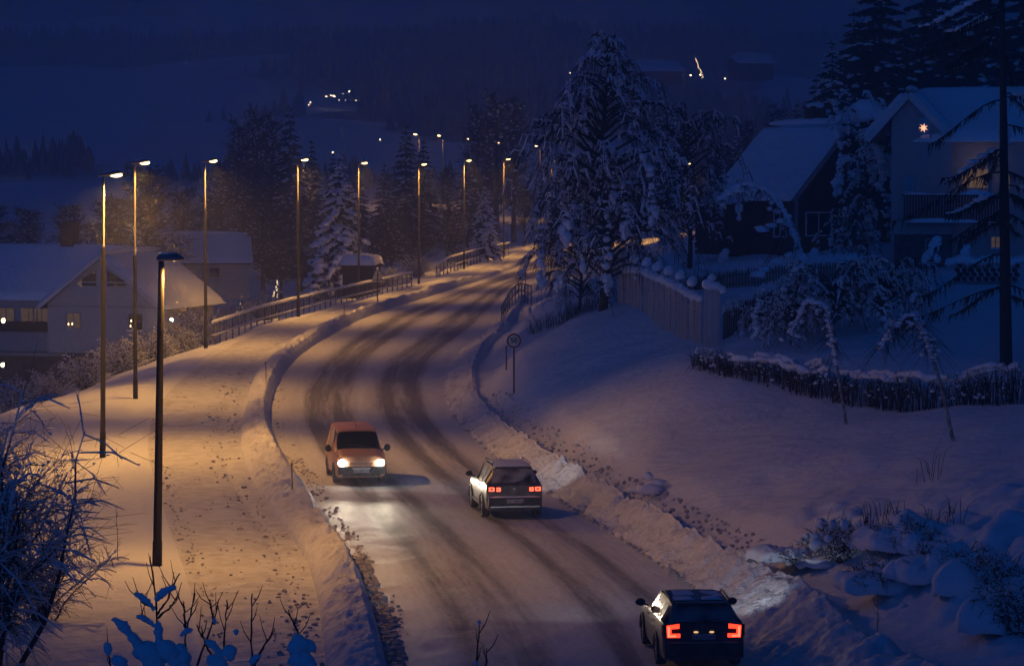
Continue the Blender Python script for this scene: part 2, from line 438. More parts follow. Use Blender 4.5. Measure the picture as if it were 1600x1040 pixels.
# ------------------------------------------------------------------ GROUND, ROAD, PATH, BANKS
def rows():
    out = [2.0]
    while out[-1] < 410:
        y = out[-1]; st = 1.5 if y < 48 else max(.11, y * y / (F * CAMZ) * .95); out.append(y + min(st, 1.6))
    out[-1] = 410.0
    return np.array(out)
ROWS = rows()
def strip(name, xa, xb, ts, zf, m, attr=None):
    """a sheet between two ground lines: one column per value of ts"""
    Yg = ROWS[:, None] * np.ones(len(ts))[None]; T = np.ones(len(ROWS))[:, None] * np.asarray(ts)[None]
    A, B = xa(ROWS)[:, None], xb(ROWS)[:, None]; X = A + (B - A) * T
    Z = embank(X, Yg, zf(X, Yg, T))
    V = np.stack([X, Yg, Z], -1).reshape(-1, 3); nr, nc = X.shape
    i = np.arange(nr - 1)[:, None] * nc + np.arange(nc - 1)[None]
    q = np.stack([i, i + 1, i + nc + 1, i + nc], -1).reshape(-1, 4)
    o = arrays(name, V, q, m)
    if attr is not None:
        a = o.data.attributes.new('wear', 'FLOAT', 'POINT'); a.data.foreach_set('value', attr(X, Yg, T).ravel().astype(np.float32))
        uv = o.data.attributes.new('lane', 'FLOAT_VECTOR', 'POINT')
        uv.data.foreach_set('vector', np.stack([X - A, Yg, 0 * X], -1).ravel().astype(np.float32))
    return kind(o, 'structure')
def blendfar(X, Y, z):
    s = sstep(340, 408, Y); return z * (1 - s) + zfar(X, Y) * s
def field_noise(X, Y): return fbm(X / 2.6, Y / 3.2, 4, 3) * .20 + fbm(X / .7, Y / .8, 2, 9) * .035

def z_left(X, Y, T):
    d = cx('PL', Y) - X
    k = sstep(.2, 2.2, d); z = zleft(X, Y) * k + (zroad(Y) + .10) * (1 - k) + field_noise(X, Y) * sstep(0, 1.5, d) + .10 * np.exp(-((d - .35) / .22) ** 2) * (.6 + vnoise(X * 2, Y * .7, 5)) 
    return blendfar(X, Y, z)
def geo(n, p): return (np.linspace(0, 1, n)) ** p
tl = 1 - geo(260, 2.6)[::-1]
strip('ground', lambda y: -(420.0 + 0 * y), lambda y: cx('PL', y), 1 - (1 - np.linspace(0, 1, 300)) ** 3.4, z_left, M['snow'])
def z_right(X, Y, T):
    d = X - cx('D', Y); n = field_noise(X, Y) * 1.15 + fbm(X / 7, Y / 9, 2, 77) * .35
    low = np.exp(-((Y - 66) / 9) ** 2) * sstep(1.0, 3.0, d) * (1 - sstep(9, 14, d))
    n = n + low * (np.abs(fbm(X / 1.1, Y / 1.6, 3, 41)) * 1.3 - .1)
    k = sstep(0, 2.0, d); return blendfar(X, Y, np.maximum(zright(X, Y), zroad(Y) + .2) * k + (zroad(Y) + .45) * (1 - k) + n * sstep(0, 1.6, d))
strip('ground', lambda y: cx('D', y), lambda y: 420.0 + 0 * y, np.linspace(0, 1, 330) ** 3.4, z_right, M['snow'])
def z_path(X, Y, T):
    e = np.minimum(T, 1 - T)
    z = zroad(Y) + .10 + fbm(X / .5, Y / .7, 3, 21) * .05 * sstep(0, .1, e) + fbm(X / .16, Y / .25, 2, 22) * .03 * sstep(0, .1, e)
    z = z - .05 * np.exp(-((T - .12) / .05) ** 2) - .05 * np.exp(-((T - .8) / .06) ** 2)
    return blendfar(X, Y, z)
strip('footpath', lambda y: cx('PL', y), lambda y: cx('PR', y), np.linspace(0, 1, 70), z_path, M['snow_path'])
def z_ridge(X, Y, T):
    h = np.interp(Y, [40, 70, 100, 150, 220, 250, 262, 300], [.74, .68, .48, .54, .58, .52, .12, .3]) + vnoise(Y / 6, 0 * Y, 3) * .22 + vnoise(Y / 1.3, X, 4) * .14
    prof = np.interp(T, [0, .03, .10, .30, .55, .76, .90, 1.0], [0, .22, .40, .66, .90, 1.0, .60, 0])
    prof = np.maximum(prof, 0); mid = np.sin(np.pi * np.clip(T, 0, 1)) ** .6
    n = fbm(X / .55, Y / .7, 5, 51, .6) * .22 + vnoise((Y + X * 1.2) / .45, X * .6, 52) * .16 * sstep(.45, .7, T) + np.abs(fbm(X / 1.1, Y / 1.4, 3, 53)) * .14
    base = zroad(Y) + .10 * (1 - T)
    return blendfar(X, Y, base + h * prof + n * mid)
kind(strip('snow_bank', lambda y: cx('PR', y), lambda y: cx('RL', y), np.linspace(0, 1, 46), z_ridge, M['snow_plow']), 'structure')
def z_bank(X, Y, T):
    h = np.interp(Y, [40, 70, 100, 150, 190, 240, 300], [.85, .8, .72, .7, .7, .5, .3]) + vnoise(Y / 4, 0 * Y, 13) * .2 + vnoise(Y / 1.1, X, 14) * .18
    prof = np.interp(T, [0, .15, .4, .7, .84, 1.0], [0, .08, .36, .86, 1.0, 0]); e = sstep(0, .12, T) * (1 - sstep(.93, 1, T))
    n = fbm(X / .6, Y / .8, 5, 61, .55) * .20 + vnoise((Y - X * 1.5) / .5, X * .5, 62) * .12
    return blendfar(X, Y, zroad(Y) + h * prof + .45 * sstep(.8, 1, T) + n * e)
strip('snow_bank', lambda y: cx('RR', y), lambda y: cx('D', y), np.linspace(0, 1, 60), z_bank, M['snow_plow'])
def tracks(X, Y, T):
    g = lambda c, w: np.exp(-((T - c) / w) ** 2)
    far = sstep(85, 120, Y)
    ctr = [(.235, .048), (.405, .050), (.655, .048), (.835, .046)]
    d = sum(g(c, w) for c, w in ctr)
    d = d * (1 - .25 * far) + .62 * far * (g(.32, .105) + g(.745, .10))
    d = d + .28 * (g(.325, .05) + g(.755, .05)) * (1 - far)
    sl = T * 8.2
    n = fbm(sl * 1.5, Y * .045, 4, 71) * .50 + fbm(sl * 5, Y * .16, 3, 72) * .34
    d = d * (.82 + .18 * far)
    n = n + fbm(sl * 10, Y * .3, 3, 73) * .30 + fbm(X * 3, Y * 1.2, 3, 74) * .05
    edge = sstep(.02, .12, T) * (1 - sstep(.92, .99, T))
    return np.clip((d + n * (.4 + d)) * edge, 0, 1.2)
def z_road(X, Y, T):
    return blendfar(X, Y, zroad(Y) + .03 * fbm(X / .9, Y / 1.4, 3, 81) * sstep(0, .03, np.minimum(T, 1 - T)) - .03 * tracks(X, Y, T) * sstep(0, .05, np.minimum(T, 1 - T)))
m, n, l, p = _nt('packed_snow_road')
a = n.new('ShaderNodeAttribute'); a.attribute_name = 'wear'; la = n.new('ShaderNodeAttribute'); la.attribute_name = 'lane'
mp = n.new('ShaderNodeMapping'); mp.inputs['Scale'].default_value = (7.0, .9, 1); l.new(la.outputs['Vector'], mp.inputs['Vector'])
t1 = n.new('ShaderNodeTexNoise'); t1.inputs['Scale'].default_value = 1.0; t1.inputs['Detail'].default_value = 7; l.new(mp.outputs[0], t1.inputs['Vector'])
t2 = n.new('ShaderNodeTexNoise'); t2.inputs['Scale'].default_value = 7.0; t2.inputs['Detail'].default_value = 5; l.new(la.outputs['Vector'], t2.inputs['Vector'])
ad = n.new('ShaderNodeMath'); ad.operation = 'MULTIPLY_ADD'; l.new(t1.outputs[0], ad.inputs[0]); ad.inputs[1].default_value = .55; l.new(a.outputs['Fac'], ad.inputs[2])
a2 = n.new('ShaderNodeMath'); a2.operation = 'MULTIPLY_ADD'; l.new(t2.outputs[0], a2.inputs[0]); a2.inputs[1].default_value = .80; l.new(ad.outputs[0], a2.inputs[2])
a3 = n.new('ShaderNodeMath'); a3.operation = 'MULTIPLY'; l.new(a2.outputs[0], a3.inputs[0]); a3.inputs[1].default_value = .6
r = n.new('ShaderNodeValToRGB'); l.new(a3.outputs[0], r.inputs[0])
r.color_ramp.elements[0].position = .36; r.color_ramp.elements[0].color = (.74, .74, .75, 1)
r.color_ramp.elements[1].position = .98; r.color_ramp.elements[1].color = (.25, .245, .25, 1)
e = r.color_ramp.elements.new(.64); e.color = (.55, .545, .55, 1)
l.new(r.outputs[0], p.inputs['Base Color']); p.inputs['Roughness'].default_value = .62; p.inputs['Specular IOR Level'].default_value = .3
b = n.new('ShaderNodeBump'); b.inputs['Strength'].default_value = .55; b.inputs['Distance'].default_value = .03; l.new(a2.outputs[0], b.inputs['Height']); l.new(b.outputs[0], p.inputs['Normal'])
M['road'] = m
strip('road', lambda y: cx('RL', y), lambda y: cx('RR', y), np.linspace(0, 1, 130), z_road, M['road'], tracks)

# the valley side beyond, rising far past the frame
m, n, l, p = _nt('far_hillside')
at_ = n.new('ShaderNodeAttribute'); at_.attribute_name = 'wood'; tc = n.new('ShaderNodeTexCoord')
t = n.new('ShaderNodeTexNoise'); t.inputs['Scale'].default_value = .06; t.inputs['Detail'].default_value = 6; l.new(tc.outputs['Object'], t.inputs['Vector'])
ad = n.new('ShaderNodeMath'); ad.operation = 'MULTIPLY_ADD'; l.new(t.outputs[0], ad.inputs[0]); ad.inputs[1].default_value = .35; l.new(at_.outputs['Fac'], ad.inputs[2])
r = n.new('ShaderNodeValToRGB'); l.new(ad.outputs[0], r.inputs[0])
r.color_ramp.elements[0].position = .55; r.color_ramp.elements[0].color = (.74, .76, .79, 1); r.color_ramp.elements[1].position = .80; r.color_ramp.elements[1].color = (.05, .055, .055, 1)
l.new(r.outputs[0], p.inputs['Base Color']); p.inputs['Roughness'].default_value = .9
M['hill'] = m
fy = 410 * (2990 / 410.0) ** np.linspace(0, 1, 170); fx = np.sign(np.linspace(-1, 1, 181)) * np.abs(np.linspace(-1, 1, 181)) ** 1.6 * 1250
FX, FY = np.meshgrid(fx, fy); FZ = zfar(FX, FY); nc = len(fx)
i = np.arange(len(fy) - 1)[:, None] * nc + np.arange(nc - 1)[None]
def woodmap(X, Y):
    # clearings and belts of wood on the far slope
    return np.clip(.60 + fbm(X / 190 + 3, Y / 330, 4, 201, .55) * 1.5 - .36 * np.exp(-(((X + 150) / 120) ** 2 + ((Y - 820) / 170) ** 2)) - .4 * np.exp(-(((X - 60) / 90) ** 2 + ((Y - 900) / 120) ** 2)) - .35 * np.exp(-(((X + 70) / 60) ** 2 + ((Y - 1150) / 90) ** 2)) - .42 * np.exp(-(((X + 110) / 62) ** 2 + ((Y - 650) / 170) ** 2)), 0, 1)
ho = kind(arrays('hillside', np.stack([FX, FY, FZ], -1).reshape(-1, 3), np.stack([i, i + 1, i + nc + 1, i + nc], -1).reshape(-1, 4), M['hill']), 'structure')
wa_ = ho.data.attributes.new('wood', 'FLOAT', 'POINT'); wa_.data.foreach_set('value', woodmap(FX, FY).ravel().astype(np.float32))
def far_wood():
    N = 60000; Y = 430 * (2200 / 430.0) ** rng.uniform(0, 1, N); X = rng.uniform(-1, 1, N) * (.19 * Y + 12); k = (woodmap(X, Y) > rng.uniform(.42, .75, N)); X, Y = X[k][:11000], Y[k][:11000]
    Z = zfar(X, Y)
    # the lit farmsteads stand in their own clearings, open towards the valley
    U = 800 + F * X / Y; Vt = 276 + F * (CAMZ - Z - 13) / Y; keep = np.ones(len(X), bool)
    for u0, u1, v0, v1, yl in [(474, 564, 138, 168, 1160), (1036, 1172, 88, 128, 905), (284, 300, 94, 104, 1310), (584, 602, 194, 222, 810), (626, 642, 194, 204, 810), (958, 972, 130, 140, 905), (884, 898, 108, 120, 905), (645, 860, 200, 235, 500), (512, 528, 232, 244, 530)]:
        keep &= ~((U > u0) & (U < u1) & (Vt < v1) & (Y < yl + 15) & (Vt > v0 - 60))
    X, Y, Z = X[keep], Y[keep], Z[keep]; m_ = len(X); h = rng.uniform(6, 13, m_) * np.interp(Y, [430, 550, 900], [.42, .5, 1]) * rng.uniform(.6, 1.15, m_); w = h * rng.uniform(.17, .30, m_); a0 = rng.uniform(0, 6.3, m_)
    V = np.zeros((m_, 8, 3)); V[:, 0] = np.stack([X, Y, Z + h], 1)
    for q_ in range(7):
        rr = w * rng.uniform(.6, 1.3, m_); V[:, q_ + 1] = np.stack([X + rr * np.cos(a0 + q_ * .8976), Y + rr * np.sin(a0 + q_ * .8976), Z + h * rng.uniform(-.02, .30, m_)], 1)
    tri = np.array([[0, 1 + q_, 1 + (q_ + 1) % 7] for q_ in range(7)])
    o = arrays('far_forest', V.reshape(-1, 3), (tri[None] + (np.arange(m_) * 8)[:, None, None]).reshape(-1, 3), mat('far_spruce', (.04, .05, .045), .9, color2=(.16, .17, .18), vscale=.5), None, False); kind(o, 'stuff')


far_wood()
# ------------------------------------------------------------------ STREET LAMPS
def lamp(u_base, Y, v_head, label, group, lean=0.0, height=None, stepped=True, step=2.7, side=1.0, power=1.0, far=False, base_z=None, snow=True, light=True, tilt=6, cone=0):
    head = at(u_base, v_head, Y); x, z1 = head[0], head[2]
    zb = gz(x, Y) - .3 if base_z is None else base_z
    if height is not None: z1 = zb + height
    t = thing('street_lamp', label, 'street lamp', (x, Y, zb), 0, group)
    H = z1 - zb; pl = MB(); lx = lean * H
    def P(z): return (lean * z, 0, z)
    if stepped:
        pl.tube([P(0), P(1.2), P(1.2), P(H - step - .05), P(H - step)], [.115, .112, .095, .082, .06], 10)
        pl.build('pole', M['pole_dark'], t)
        up = MB(); up.tube([P(H - step), P(H - step + .06), P(H - step + .06), P(H - .08)], [.072, .07, .048, .044], 8); up.build('upper_pole', M['galv'], t)
    else:
        pl.tube([P(0), P(.9), P(.9), P(H - 1.7), P(H - .05)], [.135, .13, .118, .088, .075], 12); pl.build('pole', M['pole_dark'], t)
        up = MB(); up.tube([P(H - 1.9), P(H - .1)], [.090, .079], 10); up.build('upper_pole', M['galv'], t)  # paler sleeve paints the lamplit top of this all-dark pole
    # luminaire: a flat wing shaped hood with a bowl lens below
    k = 1.0 if not far else 1.25
    hd = MB(); L0, L1 = (-.20 if stepped else -.13) * k, (.72 if stepped else .60) * k; rise = .11 if stepped else .0; hk = 1.0 if stepped else 1.5
    st = [(L0, .04, .02), (L0 + .05, .10, .05), (0, .13, .065), (.22 * k, .17, .08), (.44 * k, .18, .075), (L1 - .08, .13, .05), (L1, .03, .015)]
    V = []; n8 = 12
    for xx, wy, hz in st:
        zc = rise * xx / L1
        for j in range(n8):
            a = 2 * math.pi * j / n8; zz = math.sin(a); V.append((lx + xx * side, wy * math.cos(a) * 1.25, H + zc + (hz * 1.5 * hk * zz if zz > 0 else hz * .7 * zz)))
    hd.add(V, [(i * n8 + j, i * n8 + (j + 1) % n8, (i + 1) * n8 + (j + 1) % n8, (i + 1) * n8 + j) for i in range(len(st) - 1) for j in range(n8)], True)
    hd.add(V[:n8], [tuple(range(n8))]); hd.add(V[-n8:], [tuple(range(n8))])
    h = hd.build('lamp_hood', M['hood'], t)
    ln = MB(); ln.ell((lx + (.46 if stepped else .34) * k * side, 0, H + rise * .6 - (.05 if stepped else .005)), ((.235 if stepped else .15) * k, .14 * k, (.085 if stepped else .05) * k), 14, 8)
    ln.build('lens', M['lens_far'] if far else M['lens'], h)
    if snow:
        sc = MB(); sc.ell((lx + .22 * k * side, 0, H + rise * .35 + (.09 if stepped else .14)), (.30 * k, .12, .035), 10, 5, Matrix.Rotation(-rise * .9 * side, 3, 'Y')); sc.build('snow_cap', M['snow_soft'], h)
    if light:
        li = bpy.data.lights.new('sodium_light', 'SPOT'); li.energy = LAMP_W * power; li.color = SODIUM; li.shadow_soft_size = .14
        li.spot_size = math.radians(137); li.spot_blend = .85
        lo = bpy.data.objects.new('sodium_light', li); link(lo, t); lo.location = (lx + (.46 if stepped else .34) * k * side, 0, H + rise * .6 - .22 * k)
        lo.rotation_euler = (math.radians(tilt), math.radians(-8 * side), 0)
        if cone: li.spot_size = math.radians(cone); li.spot_blend = .6
    return t, np.array([x + lx + .46 * k * side, Y, z1 - .2])
HEADS = []
GL = 'street lamps along the footpath'
_b = on(242, 888, .05)
def L(*a, **k): t, h = lamp(*a, **k); HEADS.append(h)
L(242, _b[1], 405, 'shorter dark street lamp nearest the camera, its blue hood seen from above', GL, lean=.0205, stepped=False, base_z=-.1, power=.46, cone=162)
L(157, 108.3, 274, 'tall street lamp with the largest glowing lens, standing before the white gable house', GL, lean=.0112, base_z=-.2, tilt=-18, cone=146, power=1.3)
L(209, 131.5, 255, 'tall thin street lamp between the shorter hooded lamp and the brightest one', GL, lean=.003, base_z=.1, step=4.2)
L(320, 163, 252, 'tall street lamp standing at the near end of the long snowy railing', GL, base_z=.1)
L(465, 192, 250, 'street lamp rising behind the middle of the long snowy railing', GL)
L(560, 225, 255, 'street lamp in front of the snow covered spruce and small shed', GL)
L(654, 252, 257, 'street lamp just past the far end of the long railing, lowest of the far heads', GL)
L(725, 280, 251, 'street lamp behind the near end of the second railing', GL)
L(787, 308, 249, 'street lamp at the far end of the second railing by the big birch', GL)
L(862, 332, 251, 'street lamp showing at the left edge of the big birch crown', GL)
L(945, 340, 257, 'street lamp glimpsed through the middle of the big birch crown', GL)
L(1070, 350, 256, 'street lamp glimpsed through the drooping tree beside the big birch', GL)
for u, v, Y, tx in [(655, 210, 455, 'small far street lamp on the slope, leftmost of the far ones'), (692, 212, 470, 'small far street lamp above a pale snow slope, with its pole showing'),
                    (738, 217, 480, 'small far street lamp at the left edge of the bare tree clump'), (784, 223, 470, 'faintest small far lamp inside the bare tree clump'), (844, 228, 430, 'small far street lamp with a lit pole, left of the big birch top')]:
    x = at(u, v, Y)
    lamp(u, Y, v, tx, 'far street lamps up the slope', height=None, far=True, base_z=min(gz(x[0], Y), x[2] - 6) if Y < 405 else min(float(zfar(np.array([x[0]]), np.array([Y]))[0]), x[2] - 6), side=-1, power=.5, snow=False, light=(v in (210, 212, 228)))

# ------------------------------------------------------------------ CARS
def car_shell(t, st, paint, side_iv, screen_iv, rear_iv, k=4, glassrear='car_glass', L=4.4):
    """body skin lofted from stations (s from front, half width, z bottom, z belt, z top, half width of the roof)"""
    st = np.array(st, float); n = len(st); u = np.linspace(0, n - 1, (n - 1) * k + 1)
    D = np.stack([np.interp(u, np.arange(n), st[:, c]) for c in range(6)], 1)
    def cr(c):
        p = st[:, c]; out = []
        for q in u:
            i = min(int(q), n - 2); f = q - i
            m0 = 0 if i == 0 else .5 * (p[i + 1] - p[i - 1]); m1 = 0 if i == n - 2 else .5 * (p[i + 2] - p[i])
            d = p[i + 1] - p[i]
            if d == 0: m0 = m1 = 0
            else:
                m0 = min(max(m0 / d, 0), 3) * d; m1 = min(max(m1 / d, 0), 3) * d
            h = f * f * (3 - 2 * f); out.append(p[i] * (1 - h) + p[i + 1] * h + (f ** 3 - 2 * f * f + f) * m0 + (f ** 3 - f * f) * m1)
        return np.array(out)
    for c in range(1, 6): D[:, c] = cr(c)
    rings = []
    for s, w, zb, zl, zt, wr in D:
        y = L / 2 - s; hh = zl - zb; g = max(zt - .10, zl + .004)
        half = [(0, zb), (.86 * w, zb), (.965 * w, zb + .08), (.995 * w, zb + .3 * hh), (w, zb + .6 * hh), (.985 * w, zl - .05), (.96 * w, zl), (wr, g), (wr - .035, zt - .045), (.72 * wr, zt - .010), (0, zt)]
        rings.append([(x, y, z) for x, z in half] + [(-x, y, z) for x, z in half[-2:0:-1]])
    m = len(rings[0]); V = [p for r_ in rings for p in r_]
    body = MB(); parts = {}
    B = []; 
    for i in range(len(rings) - 1):
        iv = i // k
        for j in range(m):
            f = (i * m + j, i * m + (j + 1) % m, (i + 1) * m + (j + 1) % m, (i + 1) * m + j); key = None
            if j == 6: key = next((('side_window', 'r', a) for a, (lo, hi) in enumerate(side_iv) if lo <= iv < hi), None)
            elif j == m - 7: key = next((('side_window', 'l', a) for a, (lo, hi) in enumerate(side_iv) if lo <= iv < hi), None)
            if key is None and 7 <= j <= m - 8:
                if screen_iv[0] <= iv < screen_iv[1]: key = ('windscreen', '', 0)
                elif rear_iv and rear_iv[0] <= iv < rear_iv[1]: key = ('rear_window', '', 0)
            if key: parts.setdefault(key, []).append(f)
            else: B.append(f)
    B.append(tuple(range(m))); b2 = (len(rings) - 1) * m; B.append(tuple(range(b2 + m - 1, b2 - 1, -1)))
    body.add(V, B); bo = body.build('body', paint, t, sharp=38)
    for key, fs in parts.items():
        used = sorted({q for f in fs for q in f}); idx = {q: a for a, q in enumerate(used)}
        w_ = MB(); w_.add([V[q] for q in used], [[idx[q] for q in f] for f in fs], True)
        w_.build(key[0], M[glassrear] if key[0] == 'rear_window' else M['car_glass'], t)
    return bo
def wheels(t, L, xs, ys, r=.33):
    for s in (-1, 1):
        for y in ys:
            w = MB(); c = (s * (xs - .10), y, r); ax = (s, 0, 0)
            w.lathe([(.20, -.11), (r * .94, -.11), (r, -.07), (r, .08), (r * .95, .115), (r * .68, .118), (r * .66, .09)], c, ax, 22)
            wo = w.build('wheel', M['tyre'], t)
            q = MB(); q.lathe([(r * .66, .088), (r * .60, .10), (r * .58, .06), (.001, .055)], c, ax, 20)
            for a in range(5):
                an = a * 2 * math.pi / 5; d = Vector((0, math.cos(an), math.sin(an))); q.bar(Vector(c) + Vector(ax) * .092 + d * .03, Vector(c) + Vector(ax) * .085 + d * r * .6, .06, .03, up=ax)
            q.lathe([(.06, .06), (.055, .105), (.001, .108)], c, ax, 10)
            q.build('rim', M['rim'], wo)
            ar = MB(); pts = []; 
            for a in range(15):
                an = math.pi * (a / 14); pts.append((s * (xs + .004), y + math.cos(an) * (r + .055), r + math.sin(an) * (r + .055)))
            ar.tube(pts, .032, 5); ar.build('wheel_arch', M['black_plastic'], t)
def mirror(t, s, x, y, z, paint, r=(.115, .075, .085)):
    m_ = MB(); m_.ell((s * (x + .13), y, z + .04), r, 12, 8); m_.bar((s * (x - .05), y - .02, z - .03), (s * (x + .08), y, z + .0), .05, .04); m_.build('wing_mirror', paint, t)
def handles(t, x, ys, z, L):
    for s in (-1, 1):
        for y in ys:
            h = MB(); h.bar((s * (x + .012), y - .09, z), (s * (x + .012), y + .09, z), .02, .028); h.build('door_handle', M['chrome'], t)
def plate(t, y, z, sgn, w=.52, h=.115):
    p_ = MB(); p_.box((0, y, z), (w, .02, h)); po = p_.build('number_plate', M['plate'], t)
    q = MB(); xs = np.linspace(-.21, .21, 8)
    rr = random.Random(3)
    for i, x in enumerate(xs):
        if i == 2: continue
        q.box((x - .012, y + sgn * .0125, z), (.012, .004, .066)); 
        if rr.random() < .7: q.box((x + .008, y + sgn * .0125, z + rr.choice([-.027, .0, .027])), (.026, .004, .013))
        if rr.random() < .6: q.box((x + .018, y + sgn * .0125, z + rr.choice([-.014, .014])), (.011, .004, .036))
    q.build('plate_character', M['ink'], po); return po
def headlight_spot(t, x, y, z, energy, color, size=70, down=4.5, out=0.0, blend=.6, fwd=1):
    li = bpy.data.lights.new('headlight_beam', 'SPOT'); li.energy = energy; li.color = color; li.shadow_soft_size = .07; li.spot_size = math.radians(size); li.spot_blend = blend
    o = bpy.data.objects.new('headlight_beam', li); link(o, t); o.location = (x, y, z)
    o.rotation_euler = (math.radians(90 - down), 0, math.radians(out)); o.scale = (2.1 if size == 23 else 3.2, 1, 1); return o
def car_paint(name, col, dust, amt=.5):
    m, n, l, p = _nt(name)
    tc = n.new('ShaderNodeTexCoord'); t = n.new('ShaderNodeTexNoise'); t.inputs['Scale'].default_value = 3.5; t.inputs['Detail'].default_value = 7; l.new(tc.outputs['Object'], t.inputs['Vector'])
    sx = n.new('ShaderNodeSeparateXYZ'); l.new(tc.outputs['Object'], sx.inputs[0])
    mr = n.new('ShaderNodeMapRange'); mr.inputs[1].default_value = .9; mr.inputs[2].default_value = .25; mr.inputs[3].default_value = 0; mr.inputs[4].default_value = .35; l.new(sx.outputs[2], mr.inputs[0])
    ad = n.new('ShaderNodeMath'); ad.operation = 'ADD'; l.new(t.outputs[0], ad.inputs[0]); l.new(mr.outputs[0], ad.inputs[1])
    r = n.new('ShaderNodeValToRGB'); r.color_ramp.elements[0].position = .48; r.color_ramp.elements[0].color = (*col, 1); r.color_ramp.elements[1].position = .95; r.color_ramp.elements[1].color = (*[c * (1 - amt) + d * amt for c, d in zip(col, dust)], 1)
    l.new(ad.outputs[0], r.inputs[0]); l.new(r.outputs[0], p.inputs['Base Color'])
    rr = n.new('ShaderNodeMapRange'); rr.inputs[3].default_value = .22; rr.inputs[4].default_value = .65; l.new(ad.outputs[0], rr.inputs[0]); l.new(rr.outputs[0], p.inputs['Roughness'])
    p.inputs['Coat Weight'].default_value = .5; p.inputs['Coat Roughness'].default_value = .12
    return m
PAINT_VAN = car_paint('orange_van_paint', (.60, .27, .12), (.50, .42, .36), .4)
PAINT_SUV = car_paint('grey_suv_paint', (.060, .056, .054), (.40, .39, .40), .6)
PAINT_WAG = car_paint('dark_wagon_paint', (.026, .024, .030), (.24, .23, .25), .45)

# --- van driving towards the camera
bp = on(550, 757, .02)
VH = math.radians(-8.4)
van = thing('van', 'orange panel van driving towards the camera with dazzling headlights', 'van', (bp[0], bp[1] + 2.2, float(zroad(bp[1])) + .02), math.pi - math.radians(-8.4))
Lv = 4.4
van_st = [(0, .66, .30, .62, .66, .52), (.05, .80, .26, .74, .80, .60), (.22, .86, .22, .90, .985, .70), (.75, .885, .20, 1.02, 1.10, .74), (1.02, .89, .20, 1.06, 1.17, .76), (1.72, .895, .20, 1.10, 1.70, .70), (1.95, .90, .20, 1.10, 1.79, .69), (2.4, .90, .20, 1.10, 1.835, .69), (2.5, .90, .2, 1.1, 1.84, .69), (3.3, .90, .20, 1.10, 1.85, .69), (4.15, .89, .20, 1.08, 1.83, .68), (4.34, .87, .24, 1.05, 1.78, .66), (4.40, .84, .32, 1.0, 1.70, .63)]
car_shell(van, van_st, PAINT_VAN, [(5, 7), (8, 9)], (4, 5), None, L=Lv)
wheels(van, Lv, .89, (Lv / 2 - .86, -Lv / 2 + .90), .32)
for s in (-1, 1): mirror(van, s, .90, Lv / 2 - 1.28, 1.12, M['black_plastic'], (.115, .08, .125))
handles(van, .895, (.35,), .98, Lv)
q = MB(); q.box((0, Lv / 2 - .035, .50), (1.60, .16, .26)); q.box((0, Lv / 2 + .01, .36), (1.3, .10, .14)); q.build('bumper', M['black_plastic'], van)
q = MB()
for z in (.705, .745, .785): q.box((0, Lv / 2 - .04 - (z - .7) * .5, z), (.80, .06, .022))
q.build('grille', M['black_plastic'], van)
q = MB(); q.box((0, Lv / 2 + .052, .565), (.62, .02, .05)); q.build('bumper_trim', M['trim'], van)
plate(van, Lv / 2 + .055, .475, 1)
for s in (-1, 1):
    q = MB(); q.ell((s * .655, Lv / 2 - .07, .76), (.135, .06, .10), 14, 9); ho = q.build('headlight', M['chrome'], van)
    q = MB(); q.ell((s * .655, Lv / 2 + .0, .76), (.145, .06, .112), 14, 9); q.build('headlight_bulb', M['headlamp'], ho)
    headlight_spot(van, s * .655, Lv / 2 + .10, .76, 1350, (1.0, .84, .62), 24, -1.7, -s * 2 - 7, 1.0)
q = MB()
for s in (-1, 1): q.bar((s * .10 - .35, Lv / 2 - 1.03, 1.19), (s * .12 + .25, Lv / 2 - 1.18, 1.30), .02, .02)
q.build('wiper', M['black_plastic'], van)
q = MB(); q.pillow((-.62, -1.9, 1.835), (.62, -1.9, 1.835), (.62, .25, 1.835), (-.62, .25, 1.835), .05, 10, .3, 4, base=.0)
q.tube([(0, -.6, 1.85), (0, -1.0, 2.06)], [.008, .005], 5)
q2 = MB(); q2.tube([(0, .18, 1.80), (0, -.12, 2.02)], [.012, .006], 5); q2.build('aerial', M['black_plastic'], van)

# --- SUV seen from behind
bs = on(803, 812, .02)
suv = thing('car', 'dark grey sport utility car with snow on its roof, tail lights lit, beside the van', 'car', (bs[0] - .29, bs[1] + 2.2, float(zroad(bs[1])) + .02), math.radians(8.2))
Ls = 4.43
suv_st = [(0, 0.62, 0.36, 0.7, 0.76, 0.45), (0.08, 0.8, 0.28, 0.8, 0.88, 0.6), (0.5, 0.885, 0.24, 0.94, 1.02, 0.68), (1, 0.9, 0.22, 1, 1.09, 0.72), (1.28, 0.9, 0.22, 1.03, 1.14, 0.74), (1.98, 0.905, 0.22, 1.06, 1.585, 0.665), (2.3, 0.905, 0.22, 1.07, 1.665, 0.655), (2.42, 0.905, 0.22, 1.07, 1.675, 0.655), (3.2, 0.905, 0.22, 1.09, 1.675, 0.645), (3.32, 0.905, 0.22, 1.1, 1.67, 0.645), (3.8, 0.9, 0.24, 1.13, 1.63, 0.635), (3.96, 0.895, 0.26, 1.13, 1.56, 0.635), (4.3, 0.875, 0.28, 1.1, 1.16, 0.72), (4.4, 0.85, 0.34, 1.04, 1.1, 0.72), (4.43, 0.82, 0.4, 1, 1.06, 0.7)]
car_shell(suv, suv_st, PAINT_SUV, [(5, 7), (8, 9), (10, 11)], (4, 5), (11, 12), glassrear='frosty_glass', L=Ls)
wheels(suv, Ls, .905, (Ls / 2 - .90, -Ls / 2 + .93), .35)
for s in (-1, 1): mirror(suv, s, .905, Ls / 2 - 1.45, 1.12, M['black_plastic'])
handles(suv, .905, (.25, -.75), .98, Ls)
yr = -Ls / 2
